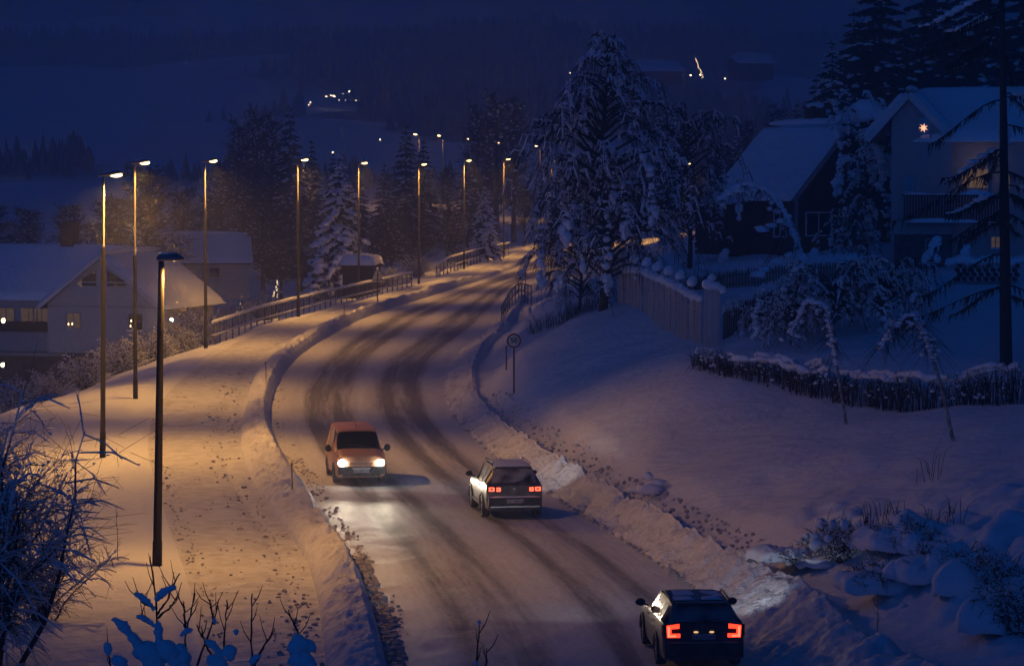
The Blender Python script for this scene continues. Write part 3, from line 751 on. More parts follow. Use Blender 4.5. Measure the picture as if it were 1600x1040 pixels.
q = MB(); q.box((0, yr - .02, .56), (1.66, .16, .30)); q.box((0, yr + .02, .38), (1.5, .14, .16)); q.build('rear_bumper', M['black_plastic'], suv)
q = MB(); q.box((0, yr - .105, .425), (1.52, .03, .045)); q.build('bumper_strip', M['chrome'], suv)
q = MB(); q.pillow((-.80, yr - .10, .712), (.80, yr - .10, .712), (.80, yr + .06, .712), (-.80, yr + .06, .712), .03, 8, .4, 2); q.build('bumper_snow', M['snow_soft'], suv)
plate(suv, yr - .115, .60, -1)
for s in (-1, 1):
    for a, (x0, x1) in enumerate(((.44, .60), (.625, .83))):
        y0 = yr - .03 + (.02 if a == 0 else .035)
        q = MB(); q.prism([(x0, .885), (x1, .90), (x1, 1.03), (x0 + .02, 1.035)] if s > 0 else [(-x1, .90), (-x0, .885), (-x0 - .02, 1.035), (-x1, 1.03)], (0, y0 + (.05 if a else 0), 0), (1, 0, 0), (0, 0, 1), .06)
        tl_ = q.build('tail_light', M['tail_dark'], suv)
        q = MB(); e0, e1 = sorted((s * (x0 + .02), s * (x1 - .02))); yy = y0 - .062 + (.05 if a else 0)
        for zz, hh in ((.915, .035), (1.005, .03)): q.box(((e0 + e1) / 2, yy, zz), (e1 - e0, .012, hh))
        q.box((s * (x0 + .03), yy, .96), (.045, .012, .10)); q.box((s * (x1 - .05), yy, .955), (.05, .012, .05)); q.build('tail_light_glow', M['tail_core'], tl_)
q = MB(); q.box((0, yr + .52, 1.60), (1.16, .26, .035)); q.build('spoiler', PAINT_SUV, suv)
q = MB(); q.pillow((-.56, yr + .42, 1.622), (.56, yr + .42, 1.622), (.58, yr + 2.2, 1.672), (-.58, yr + 2.2, 1.672), .045, 12, .5, 6); q.build('roof_snow', M['snow_soft'], suv)
for s in (-1, 1):
    q = MB(); q.tube([(s * .585, yr + .75, 1.66), (s * .585, yr + .85, 1.715), (s * .585, yr + 2.3, 1.72), (s * .585, yr + 2.42, 1.66)], .018, 6); q.build('roof_rail', M['chrome'], suv)
q = MB(); q.tube([(0, yr + .06, 1.155), (.10, yr + .085, 1.18), (.42, yr + .09, 1.19)], .014, 5); q.build('wiper', M['black_plastic'], suv)
q = MB(); q.lathe([(.001, .012), (.045, .010), (.055, 0)], (0, yr - .005, .97), (0, -1, 0), 16); q.build('emblem', M['chrome'], suv)
for s in (-1, 1):
    q = MB(); q.bar((s * .91, -.95, .40), (s * .91, .95, .40), .03, .07); q.build('side_trim', M['chrome'], suv)
    q = MB(); q.ell((s * .66, Ls / 2 - .16, .72), (.14, .08, .08), 10, 7); q.build('headlight', M['headlamp_cool'], suv)
    headlight_spot(suv, s * .64, Ls / 2 + .1, .72, 460, (.86, .92, 1.0), 28, 1.0, -6 - s * 4, 1.0)

# --- estate car nearest the camera
bw_ = on(1101, 1049, .02)
wag = thing('car', 'black estate car nearest the camera with C shaped red tail lights', 'car', (bw_[0] - .17, bw_[1] + 2.33, .02), math.radians(3.6))
Lw = 4.66
wag_st = [(0, 0.6, 0.34, 0.62, 0.68, 0.45), (0.08, 0.8, 0.24, 0.72, 0.78, 0.6), (0.5, 0.885, 0.2, 0.84, 0.92, 0.7), (1.1, 0.9, 0.19, 0.92, 1, 0.74), (1.42, 0.9, 0.19, 0.95, 1.05, 0.76), (2.12, 0.905, 0.19, 0.985, 1.385, 0.7), (2.4, 0.905, 0.19, 0.99, 1.455, 0.68), (2.55, 0.905, 0.19, 1, 1.47, 0.675), (3.3, 0.905, 0.19, 1.01, 1.475, 0.67), (3.42, 0.905, 0.19, 1.015, 1.475, 0.67), (4, 0.9, 0.2, 1.03, 1.46, 0.66), (4.2, 0.895, 0.2, 1.035, 1.42, 0.66), (4.53, 0.885, 0.22, 1.03, 1.075, 0.74), (4.63, 0.865, 0.26, 0.99, 1.03, 0.74), (4.66, 0.84, 0.32, 0.95, 1, 0.72)]
car_shell(wag, wag_st, PAINT_WAG, [(5, 7), (8, 9), (10, 12)], (4, 5), (11, 12), glassrear='wagon_glass', L=Lw)
wheels(wag, Lw, .905, (Lw / 2 - .92, -Lw / 2 + 1.05), .325)
for s in (-1, 1): mirror(wag, s, .905, Lw / 2 - 1.62, 1.03, M['black_plastic'])
handles(wag, .905, (.2, -.85), .90, Lw)
yr = -Lw / 2
q = MB(); q.box((0, yr + .01, .47), (1.70, .16, .34)); q.build('rear_bumper', M['black_plastic'], wag)
q = MB(); q.box((0, yr - .075, .645), (1.45, .02, .014)); q.build('bumper_strip', M['trim_dim'], wag)
q = MB(); q.prism([(-.38, .70), (.38, .70), (.42, .92), (-.42, .92)], (0, yr - .002, 0), (1, 0, 0), (0, 0, 1), .015); q.build('plate_recess', M['black_plastic'], wag)
plate(wag, yr - .03, .765, -1, .50, .11)
for s in (-1, 1):
    q = MB(); q.ell((s * .17, yr - .035, .865), (.055, .02, .022), 10, 6); q.build('plate_light', M['plate_lamp'], wag)
    o = [(.50, .74), (.80, .74), (.815, 1.02), (.52, 1.06)]
    q = MB(); q.prism(o if s > 0 else [(-x, z) for x, z in o[::-1]], (0, yr + .005, 0), (1, 0, 0), (0, 0, 1), .045); tb = q.build('tail_light', M['tail_dark'], wag)
    g = [(.51, .75), (.79, .75), (.805, 1.01), (.53, 1.045), (.53, .945), (.70, .935), (.70, .835), (.51, .835)]
    q = MB(); q.prism(g if s > 0 else [(-x, z) for x, z in g[::-1]], (0, yr - .041, 0), (1, 0, 0), (0, 0, 1), .012); q.build('tail_light_glow', M['tail'], tb)
    c_ = [(.60, .765), (.775, .765), (.785, .98), (.735, .985), (.735, .80), (.60, .80)]
    q = MB(); q.prism(c_ if s > 0 else [(-x, z) for x, z in c_[::-1]], (0, yr - .0535, 0), (1, 0, 0), (0, 0, 1), .006); q.build('tail_light_core', M['tail_core'], tb)
    q = MB(); q.prism([(.82, .77), (.82, 1.0)] if 0 else [(-.02, .76), (.24, .80), (.26, .98), (-.02, 1.03)], (s * .868, yr + .03, 0), (0, 1, 0), (0, 0, 1), s * .02); q.build('tail_light_side', M['tail_dark'], wag)
    q = MB(); q.tube([(s * .625, yr + .62, 1.40), (s * .63, yr + .72, 1.475), (s * .635, yr + 1.5, 1.50), (s * .635, yr + 2.0, 1.485), (s * .64, yr + 2.12, 1.40)], .022, 6); q.build('roof_rail', M['black_plastic'], wag)
    q = MB(); q.ell((s * .66, Lw / 2 - .16, .66), (.16, .09, .07), 10, 7); q.build('headlight', M['headlamp_cool'], wag)
    headlight_spot(wag, s * .64, Lw / 2 + .1, .66, 330, (.80, .88, 1.0), 30, 1.0, -s * 16 + 4, 1.0)
q = MB(); q.box((0, yr + .36, 1.437), (1.12, .20, .03)); q.build('spoiler', PAINT_WAG, wag)
q = MB(); q.tube([(0, yr + .62, 1.46), (0, yr + .50, 1.64)], [.010, .005], 5); q.build('aerial', M['black_plastic'], wag)
q = MB(); q.tube([(0, yr + .05, 1.06), (.02, yr + .10, 1.10), (.36, yr + .11, 1.115)], .012, 5); q.build('wiper', M['black_plastic'], wag)
q = MB(); [q.pillow((x0, yr + a0, 1.4665), (x1, yr + a0, 1.4665), (x1 - .04, yr + a1, 1.4725), (x0 + .03, yr + a1, 1.4725), .016, 8, 2.2, k_, pw=3) for k_, (x0, x1, a0, a1) in enumerate([(-.58, -.12, .55, 1.1), (.02, .50, .60, 1.0), (-.5, .0, 1.25, 2.0), (.12, .56, 1.15, 1.9)])]; q.build('roof_snow', M['snow_soft'], wag)

# ------------------------------------------------------------------ RAILINGS, SIGNS, STAKES
def railing(name, label, P, H, spacing, slats=True, group=None, m='rail', snow=True, cat='railing'):
    P = [np.array(p) for p in P]; seg = [np.linalg.norm(P[i + 1] - P[i]) for i in range(len(P) - 1)]; S_ = np.concatenate([[0], np.cumsum(seg)])
    def pt(s): return np.array([np.interp(s, S_, [p[k] for p in P]) for k in range(3)])
    o = pt(0); t = thing(name, label, cat, o, 0, group); N = max(2, int(S_[-1] / spacing)); ss = np.linspace(0, S_[-1], N + 1)
    up = lambda z: np.array([0, 0, z])
    for s in ss:
        q = MB(); a = pt(s) - o; q.bar(a - up(.5), a + up(H - .04), .09, .09, (1, 0, 0)); q.build('post', M[m], t)
    for nm, z, w, h in (('top_rail', H, .09, .08), ('lower_rail', H * .36, .07, .07)):
        q = MB()
        for i in range(N): q.bar(pt(ss[i]) - o + up(z), pt(ss[i + 1]) - o + up(z), w, h)
        q.build(nm, M[m], t)
    if slats:
        q = MB(); ks = np.arange(0, S_[-1], spacing / 4)
        for s in ks: a = pt(s) - o; q.bar(a + up(H * .38), a + up(H - .03), .03, .03, (1, 0, 0))
        q.build('bars', M[m], t)
    if snow:
        q = NB(); ks = np.arange(0, S_[-1], .16); c = np.array([pt(s) - o for s in ks])
        q.blobs(c + np.array([0, 0, H + .075]), np.stack([rng.uniform(.11, .19, len(ks)), rng.uniform(.11, .19, len(ks)), rng.uniform(.06, .13, len(ks))], 1), .12, ICO1)
        q.blobs(c + np.array([0, 0, H * .36 + .06]), np.stack([rng.uniform(.09, .14, len(ks)), rng.uniform(.09, .14, len(ks)), rng.uniform(.03, .07, len(ks))], 1), .12, ICO1)
        q.build('snow_cap', M['snow_soft'], t)
    return t
r1 = [on(*q, .12) for q in [(333,536),(400,511),(450,497),(520,478),(590,461),(643,448)]]
railing('railing', 'long snow capped railing curving along the outer edge of the footpath', r1, 1.15, 2.2, group='railings')
r2 = [on(*q, .12) for q in [(682,430),(700,424),(750,408),(795,398)]]
r2[0][2] -= .4
railing('railing', 'shorter far railing past the gap, ending behind the big birch', r2, 1.25, 2.4, group='railings')
r3 = [hit(*q) for q in [(783,497),(798,472),(812,460)]]; r3 = [on(784, 500, .7), on(798, 473, .7), on(812, 459, .8), on(830, 466, 1.2)]
railing('railing', 'dark barred railing on top of the right bank beside the road bend', r3, .85, 4.6, slats=False, group='railings', snow=False)

def text_mesh(txt, size):
    c = bpy.data.curves.new('lettering', 'FONT'); c.body = txt; c.size = size; c.align_x = 'CENTER'; c.align_y = 'CENTER'; c.extrude = .004; c.offset = .010
    o = bpy.data.objects.new('lettering', c); COL.objects.link(o); dg = bpy.context.evaluated_depsgraph_get(); me = bpy.data.meshes.new_from_object(o.evaluated_get(dg))
    bpy.data.objects.remove(o); return me
sp_ = hit(803, 608); Ysg = sp_[1]
t = thing('speed_limit_sign', 'round red ringed speed limit sign reading 50 beside the road bend', 'traffic sign', sp_)
Hs = at(803, 532, Ysg)[2] - sp_[2]
q = MB(); q.tube([(0, .03, -.3), (0, .03, Hs + .25)], .036, 8); q.build('post', M['galv'], t)
q = MB(); q.lathe([(.001, 0), (.32, 0), (.32, .012), (.001, .012)], (0, -.012, Hs), (0, -1, 0), 28); sg = q.build('sign_face', M['sign_white'], t)
q = MB(); q.lathe([(.245, .013), (.315, .013), (.315, .017), (.245, .017)], (0, -.012, Hs), (0, -1, 0), 32); q.build('red_ring', M['sign_red'], sg)
me = text_mesh('50', .30); me.materials.append(M['ink']); o = link(bpy.data.objects.new('numerals', me), sg); o.location = (0, -.032, Hs); o.rotation_euler = (math.pi / 2, 0, 0)

b3 = on(590, 470, .75); Yb = b3[1]
t = thing('warning_sign', 'grey back of a triangular traffic sign on the snow bank by the railing', 'traffic sign', b3)
H3 = at(589, 441, Yb)[2] - b3[2]; s3 = 20 / ppm(Yb)
q = MB(); q.tube([(0, -.04, -.5), (0, -.04, H3 + s3 * .95)], .04, 8); q.build('post', M['galv'], t)
q = MB(); q.prism([(-s3 / 2, 0), (s3 / 2, 0), (s3 / 2 * .92, .12), (.05, s3 * 1.08), (-.05, s3 * 1.08), (-s3 / 2 * .92, .12)], (0, .03, H3), (1, 0, 0), (0, 0, 1), -.02); q.build('sign_plate', M['sign_back'], t)
q = MB(); q.box((0, .0, H3 + .18), (s3 * .8, .04, .05)); q.box((0, .0, H3 + s3 * .55), (s3 * .4, .04, .05)); q.build('bracket', M['galv'], t)
q = MB(); q.ell((0, 0, H3 + s3 * 1.1), (.09, .08, .08)); q.build('snow_cap', M['snow_soft'], t)
for (u, v, vt, tx) in [(416, 600, 566, 'thin snow stake on the ridge left of the bend'), (457, 756, 724, 'thin snow stake on the ridge beside the van'), (538, 491, 474, 'thin far snow stake between the railing and the road')]:
    b = on(u, v, .6 if u != 538 else .75); h = (v - vt) / ppm(b[1])
    q = MB(); q.tube([(0, 0, -.6), (-.02, 0, h)], [.022, .018], 6); q.ell((-.02, 0, h), (.04, .04, .04), 6, 4)
    o = q.build('snow_stake', M['stake'], None); o.location = tuple(b); tag(o, tx, 'snow stake', 'snow stakes along the road')
b = at(792, 560, 128); q = MB(); q.tube([(0, 0, -1), (0, 0, .75)], .035, 6); o = q.build('marker_post', M['stake'], None); b = hit(791, 566); o.location = tuple(b); tag(o, 'short dark post just left of the speed limit sign', 'post')

# ------------------------------------------------------------------ TREES AND SHRUBS
def rnd(a, b): return float(rng.uniform(a, b))
def spruce(H, R, whorls=16, per=6, snow=1.0, droop=.55, seed=0, dens=14, bare=.06, root=None):
    """trunk, needle boughs and the snow on them, base at the origin"""
    tk, nd, sn = NB(), NB(), NB()
    k = 10; zz = np.linspace(-.6, H, k); tk.tube(np.stack([.04 * np.sin(zz), .03 * np.cos(zz * 1.3), zz], 1), np.linspace(R * .062 + .05, .012, k), 8)
    T = []; sc, sr = [], []
    for w in range(whorls):
        f = (w + .5) / whorls; h0 = H * (bare + (1 - bare) * f ** .92)
        for j in range(per):
            az = 2 * math.pi * (j / per) + w * 2.4 + rnd(-.35, .35); l = R * (1 - f) ** .82 * rnd(.7, 1.12) + .12; h = h0 + rnd(-.25, .25) * H / whorls
            n = 8; tt = np.linspace(0, 1, n); rr = l * (tt - .12 * droop * tt ** 3); zc = h + l * (.16 * tt - droop * 1.0 * tt ** 1.7 + .16 * tt ** 4)
            P = np.stack([rr * math.cos(az), rr * math.sin(az), zc], 1); tk.tube(P, np.linspace(.022 + l * .008, .006, n), 3)
            s = np.array([-math.sin(az), math.cos(az), 0]); d = np.array([math.cos(az), math.sin(az), 0])
            for q in range(dens):
                a = rnd(.10, 1.0); p = np.array([np.interp(a, tt, P[:, c]) for c in range(3)]); sd = 1 if q % 2 else -1
                ll = l * (.36 * (1 - a) + .16) * rnd(.6, 1.2) + .06; tip = p + s * sd * ll * rnd(.5, .95) + d * ll * .5 + np.array([0, 0, -ll * rnd(.15, .7)])
                wv = d * ll * rnd(.16, .28); T.append([p - wv, p + wv, tip]); mid = (p + tip) / 2 + np.array([0, 0, -ll * rnd(.2, .45)]); T.append([p, tip, mid])
            if snow > 0 and rnd(0, 1) < .5 + .5 * snow:
                m_ = max(2, int((4 + l * 1.6)));
                for a in np.linspace(.25, 1.0, m_):
                    if rnd(0, 1) > .45 + .5 * snow: continue
                    p = np.array([np.interp(a, tt, P[:, c]) for c in range(3)]); w_ = (l * .10 + .05) * rnd(.6, 1.35) * (.55 + .45 * snow) * (1.15 - .4 * abs(a - .65))
                    sc.append(p + s * rnd(-.5, .5) * w_ * 1.5 + np.array([0, 0, w_ * .30])); sr.append((w_ * rnd(.9, 1.4), w_ * rnd(.9, 1.4), w_ * rnd(.45, .75)))
    nd.tris(T); sn.blobs(np.array(sc), np.array(sr), .16, ICO2 if H < 9 or snow > .7 else ICO1) if sc else None
    return tk, nd, sn
def droop_tree(H, R, nb, snow=1.0, seed=0, tw=16, lean=0.0, base=.16, prof=None, twr=.014, spread=1.0, hv=.16):
    """bare broadleaf tree bent down by snow: arching limbs, hanging twigs, snow along the limbs"""
    tk, twg, sn = NB(), NB(), NB(); k = 12; zz = np.linspace(-.6, H, k)
    tx = lean * (zz / H) ** 2 * H + .12 * np.sin(zz * .7); ty = .10 * np.cos(zz * .9)
    TP = np.stack([tx, ty, zz], 1); tk.tube(TP, np.linspace(.030 * H * .62, .02, k) , 9)
    sc, sr = [], []
    for b in range(nb):
        f = base + (1 - base) * ((b + rnd(0, 1)) / nb); h = H * f
        p0 = np.array([np.interp(h, zz, TP[:, c]) for c in range(3)])
        az = b * 2.399 + rnd(-.4, .4); pr = prof(f) if prof else (math.sin(math.pi * min(1, .18 + .80 * (1 - f))) ** .8)
        l = R * pr * rnd(.62, 1.1) * (1 + .75 * float(vnoise(np.array([f * 5.3 + 7]), np.array([(az % 6.283) * .8]), 6)[0])) + .3; n = 11; tt = np.linspace(0, 1, n); up = rnd(.35, .75) * l * spread; dr = rnd(.55, 1.25) * l
        rr = l * (1 - (1 - tt) ** 1.7); zc = up * np.sin(np.pi * np.minimum(tt * 1.05, 1) * .62) - dr * tt ** 2.6
        wob = .06 * l * np.cumsum(rng.standard_normal((n, 2)), 0) / 2
        P = p0 + np.stack([rr * math.cos(az) + wob[:, 0], rr * math.sin(az) + wob[:, 1], zc], 1); P[:, 2] = np.maximum(P[:, 2], .3)
        P[0] = p0; tk.tube(P, np.linspace(.016 * l + .022, .010, n), 5)
        for q in range(tw):
            a = rnd(.22, 1.0); p = np.array([np.interp(a, tt, P[:, c]) for c in range(3)]); an = az + rnd(-1.5, 1.5); ll = rnd(.4, 1.0) * (.25 + .16 * l)
            o1 = np.array([math.cos(an), math.sin(an), .25]) * ll * .5; o2 = o1 * 1.7 + np.array([0, 0, -ll * rnd(.4, 1.1)]); o3 = o2 + np.array([math.cos(an) * .1, math.sin(an) * .1, -ll * rnd(.3, .8)])
            Q = np.stack([p, p + o1, p + o2, p + o3]); twg.tube(Q, [twr, twr * .9, twr * .7, twr * .4], 3)
            for _ in range(2):
                g = Q[1] + (Q[2] - Q[1]) * rnd(0, 1); an2 = an + rnd(-1.2, 1.2); e_ = g + np.array([math.cos(an2) * .25, math.sin(an2) * .25, -rnd(.15, .55)]) * ll; twg.tube(np.stack([g, (g + e_) / 2 + [0, 0, .04], e_]), [twr * .7, twr * .6, twr * .35], 3)
            if snow and rnd(0, 1) < .55 * snow:
                w_ = rnd(.022, .050) * (1 + .05 * l); sn.tube(np.stack([Q[0], Q[1] * .5 + Q[0] * .5, Q[1], Q[1] * .5 + Q[2] * .5, Q[2]]) + [0, 0, w_ * .7], np.array([.4, 1.0, 1.2, 1.1, .4]) * w_ * rng.uniform(.6, 1.3, 5), 5)
        if snow:
            heavy = rnd(0, 1) < hv
            for a in np.linspace(.12, 1.0, int(5 + l * 5)):
                if rnd(0, 1) > .82: continue
                p = np.array([np.interp(a, tt, P[:, c]) for c in range(3)]); w_ = (.045 + .016 * l) * rnd(.5, 1.3) * (.5 + 1.0 * a) * (1.7 if heavy else .75) * snow
                sc.append(p + [rnd(-.3, .3) * w_, rnd(-.3, .3) * w_, w_ * .45]); sr.append((w_ * rnd(.85, 1.3), w_ * rnd(.85, 1.3), w_ * rnd(.6, 1.0)))
            if heavy:
                e_ = P[-1]
                for q in range(4): w_ = rnd(.08, .16) * (1 + .08 * l); sc.append(e_ + [rnd(-.15, .15), rnd(-.15, .15), -q * .14 * (1 + .1 * l)]); sr.append((w_, w_, w_ * rnd(1.0, 1.6)))
    if sc: sn.blobs(np.array(sc), np.array(sr), .17, ICO2)
    return tk, twg, sn
def bare_tree(H, R, n1=22, n2=12, snow=.3, twr=.02):
    tk, twg, sn = NB(), NB(), NB(); k = 8; zz = np.linspace(-.5, H, k); tk.tube(np.stack([.08 * np.sin(zz), 0 * zz, zz], 1), np.linspace(.022 * H, .02, k), 6)
    sc, sr = [], []
    for b in range(n1):
        f = .18 + .80 * (b + rnd(0, 1)) / n1; az = b * 2.4; l = R * (1.05 - f * .75) * rnd(.7, 1.2); el = rnd(.5, 1.1); n = 5; tt = np.linspace(0, 1, n)
        P = np.array([0, 0, H * f]) + np.stack([l * tt * math.cos(az) * math.cos(el), l * tt * math.sin(az) * math.cos(el), l * tt * math.sin(el) * (1 - .25 * tt)], 1); tk.tube(P, np.linspace(.010 * l + .02, .012, n), 4)
        for q in range(n2):
            a = rnd(.15, 1); p = P[0] + (P[-1] - P[0]) * a; d = rng.standard_normal(3); d[2] = abs(d[2]) * .7 + .2; d /= np.linalg.norm(d); ll = rnd(.35, 1.0) * (.5 + .25 * l)
            Q = np.stack([p, p + d * ll * .5, p + d * ll + [0, 0, -.1 * ll]]); twg.tube(Q, [twr, twr * .8, twr * .5], 3)
            for _ in range(3):
                d2 = d + rng.standard_normal(3) * .7; g = p + d * ll * rnd(.2, .8); twg.tube(np.stack([g, g + d2 * ll * .35]), [twr * .7, twr * .4], 3)
            if rnd(0, 1) < snow: sc.append(p + d * ll * .5); w_ = rnd(.05, .12); sr.append((w_ * 1.3, w_ * 1.3, w_ * .8))
    if sc: sn.blobs(np.array(sc), np.array(sr), .15, ICO1)
    return tk, twg, sn
def shrub(H, R, stems=16, tw=10, snow=1.0, twr=.010, blob=1.0):
    tk, twg, sn = NB(), NB(), NB(); sc, sr = [], []
    for b in range(stems):
        az = rnd(0, 6.28); out = R * math.sqrt(rnd(.02, 1)); h = H * rnd(.55, 1.0) * (1 - .35 * (out / R) ** 2); n = 7; tt = np.linspace(0, 1, n)
        P = np.stack([out * tt ** 1.3 * math.cos(az), out * tt ** 1.3 * math.sin(az), h * (tt * 1.15 - .15 * tt ** 3) - .2], 1) + np.cumsum(rng.standard_normal((n, 3)), 0) * .03 * H * np.array([1, 1, .2])
        tk.tube(P, np.linspace(.008 * H + .008, .006, n), 4)
        for q in range(tw):
            a = rnd(.2, 1); p = np.array([np.interp(a, tt, P[:, c]) for c in range(3)]); d = rng.standard_normal(3) + np.array([math.cos(az), math.sin(az), .5]); d /= np.linalg.norm(d); ll = rnd(.12, .35) * H * .6
            Q = np.stack([p, p + d * ll * .55, p + d * ll + [0, 0, -.22 * ll]]); twg.tube(Q, [twr, twr * .8, twr * .5], 3)
            for _ in range(2): d2 = d + rng.standard_normal(3) * .6; g = p + d * ll * rnd(.3, .9); twg.tube(np.stack([g, g + d2 * ll * .4]), [twr * .7, twr * .4], 3)
            if rnd(0, 1) < .8 * snow:
                w_ = rnd(.008, .022) * blob * (.7 + .06 * H); sn.tube(np.stack([Q[0], (Q[0] + Q[1]) / 2, Q[1], (Q[1] + Q[2]) / 2, Q[2]]) + [0, 0, w_ * .75], np.array([.5, 1.0, 1.15, 1.0, .4]) * w_ * rng.uniform(.6, 1.35, 5), 5)
            if snow and rnd(0, 1) < .55:
                for g in (rnd(.3, .6), rnd(.6, 1.0)): w_ = rnd(.022, .046) * blob * (.7 + .05 * H); sc.append(p + d * ll * g + [0, 0, w_ * .4 - .2 * ll * g * g]); sr.append((w_ * rnd(.9, 1.5), w_ * rnd(.9, 1.5), w_ * rnd(.6, .9)))
        if snow:
            w_ = rnd(.012, .024) * blob * (.7 + .06 * H); sn.tube(P[1:] + [0, 0, w_ * .8], w_ * rng.uniform(.5, 1.3, n - 1), 5)
            if rnd(0, 1) < .5: w_ *= 2.2; sc.append(P[-2] + [0, 0, w_ * .4]); sr.append((w_ * 1.3, w_, w_ * .7))
    if sc: sn.blobs(np.array(sc), np.array(sr), .18, ICO1)
    return tk, twg, sn
def plant(name, label, cat, loc, parts, mats=('bark', 'twig', 'snow_soft'), names=('trunk', 'crown', 'snow'), rz=0.0, group=None, sc=(1, 1, 1)):
    t = thing(name, label, cat, loc, rz, group); t.scale = sc
    for nm, pb, mm in zip(names, parts, mats): pb.build(nm, M[mm], t, smooth=(nm != 'crown' or mm != 'needle'))
    return t

# the big snow bent birch beside the road
b = hit(944, 478); b = np.array([at(944, 478, 130)[0], 130.0, gz(at(944, 478, 130)[0], 130)])
Hb = at(940, 55, 130)[2] - b[2]
prof = lambda f: np.interp(f, [.1, .2, .35, .5, .65, .8, .92, 1], [.75, 1.0, 1.10, 1.0, .84, .50, .20, .05])
plant('birch_tree', 'large birch bowed with snow standing between the road and the board fence', 'tree', b, droop_tree(Hb * 1.0, 3.2, 120, .62, tw=30, prof=prof, base=.10, twr=.014, hv=.26), rz=.4)
b = np.array([at(1075, 400, 146)[0], 146.0, 0]); b[2] = gz(b[0], b[1]); Hb = at(1080, 188, 146)[2] - b[2]
plant('birch_tree', 'smaller rounded snow bent tree just right of the large birch', 'tree', b, droop_tree(Hb, 2.0, 52, .55, tw=20, base=.3, prof=lambda f: np.interp(f, [.3, .6, .85, 1], [.7, 1.0, 1.0, .7]), twr=.015, spread=1.2))
b = np.array([at(905, 460, 150)[0], 150.0, 0]); b[2] = gz(b[0], b[1])
plant('birch_tree', 'dark low snowy thicket tree leaning over the road behind the large birch', 'tree', b, droop_tree(at(900, 330, 150)[2] - b[2], 2.8, 46, .45, tw=22, base=.1, twr=.016))
# far side of the house, arching tree in front of the brown house
b = np.array([at(1272, 452, 128)[0], 128.0, 0]); b[2] = gz(b[0], b[1]); h_ = at(1200, 300, 128)[2] - b[2]
tk, tw_, sn = NB(), NB(), NB(); tt = np.linspace(0, 1, 16); px = np.interp(tt, [0, .25, .5, .7, .85, 1], [1272, 1250, 1228, 1200, 1165, 1125]); pv = np.interp(tt, [0, .25, .5, .7, .85, 1], [452, 395, 335, 300, 286, 312])
P = np.array([at(a, c, 128) for a, c in zip(px, pv)]) - b; tk.tube(P, np.linspace(.11, .02, 16), 7)
sc, sr = [], []
for i in range(150):
    a = rnd(.25, 1); p = np.array([np.interp(a, tt, P[:, c]) for c in range(3)]); ll = rnd(.4, 1.6); d = np.array([rnd(-.6, .6), rnd(-.6, .6), -rnd(.4, 1)]) * ll
    tw_.tube(np.stack([p, p + d * .4 + [rnd(-.1, .1), 0, .1], p + d]), [.014, .011, .006], 3)
    if i % 3 == 0: w_ = rnd(.05, .12); sc.append(p + d * .35); sr.append((w_ * 1.3, w_, w_))
for a in np.linspace(0, 1, 60): p = np.array([np.interp(a, tt, P[:, c]) for c in range(3)]); w_ = rnd(.08, .17); sc.append(p + [0, 0, w_ * .6]); sr.append((w_ * 1.2, w_, w_ * .8))
for (u, v) in [(1205, 352), (1190, 358), (1222, 345), (1195, 420), (1215, 408), (1235, 398), (1185, 428)]:
    p = at(u, v, 128) - b; w_ = rnd(.14, .26); sc.append(p); sr.append((w_ * 1.8, w_, w_ * .8)); q_ = np.array([np.interp(.45, tt, P[:, c]) for c in range(3)]); tw_.tube(np.stack([q_, p]), [.03, .015], 3)
sn.blobs(np.array(sc), np.array(sr), .17)
plant('birch_tree', 'thin arching tree bent to the left before the dark brown house', 'tree', b, (tk, tw_, sn), ('birch', 'twig', 'snow_soft'))

# tall sparse spruce at the right edge
b = np.array([at(1572, 572, 101)[0], 101.0, 0]); b[2] = gz(b[0], b[1]); Hr = at(1560, -160, 101)[2] - b[2]
tk, nd, sn = NB(), NB(), NB(); zz = np.linspace(-.6, Hr, 14); tk.tube(np.stack([-.020 * zz, 0 * zz, zz], 1), np.linspace(.24, .05, 14), 10); T = []; sc, sr = [], []
for w in range(46):
    h = Hr * rnd(.14, 1.0); az = rnd(0, 6.28) if w % 3 else math.pi + rnd(-.7, .7); l = rnd(1.6, 4.4) * (1.15 - .5 * h / Hr); n = 9; tt = np.linspace(0, 1, n); dr = rnd(.5, .9)
    P = np.array([-.020 * h, 0, h]) + np.stack([l * tt * math.cos(az), l * tt * math.sin(az), l * (.10 * tt - dr * tt ** 1.6 + .25 * tt ** 4)], 1); tk.tube(P, np.linspace(.035, .008, n), 4)
    s = np.array([-math.sin(az), math.cos(az), 0]); snowy = rnd(0, 1) < .38
    for q in range(46):
        a = rnd(.1, 1); p = np.array([np.interp(a, tt, P[:, c]) for c in range(3)]); ll = rnd(.25, .75); sd = rnd(-1, 1); tip = p + s * sd * ll * .5 + np.array([math.cos(az) * .25, math.sin(az) * .25, -1]) * ll * rnd(.5, 1)
        wv = np.array([math.cos(az), math.sin(az), 0]) * .030; T.append([p - wv, p + wv, tip]); T.append([p + [0, 0, .03], p + [0, 0, -.05], (p + tip) / 2 + s * .12])
    if snowy:
        for a in np.linspace(.2, 1, int(l * 10)):
            if rnd(0, 1) < .12: continue
            p = np.array([np.interp(a, tt, P[:, c]) for c in range(3)]); w_ = rnd(.05, .14) * (.6 + .6 * math.sin(3.1 * a)); sc.append(p + s * rnd(-.14, .14) + [0, 0, w_ * .3]); sr.append((w_ * 1.2, w_ * 1.2, w_ * .65))
nd.tris(T); sn.blobs(np.array(sc), np.array(sr), .16)
plant('spruce_tree', 'tall sparse spruce with a straight dark trunk at the right edge of the garden', 'tree', b, (tk, nd, sn), ('bark', 'needle', 'snow_soft'))

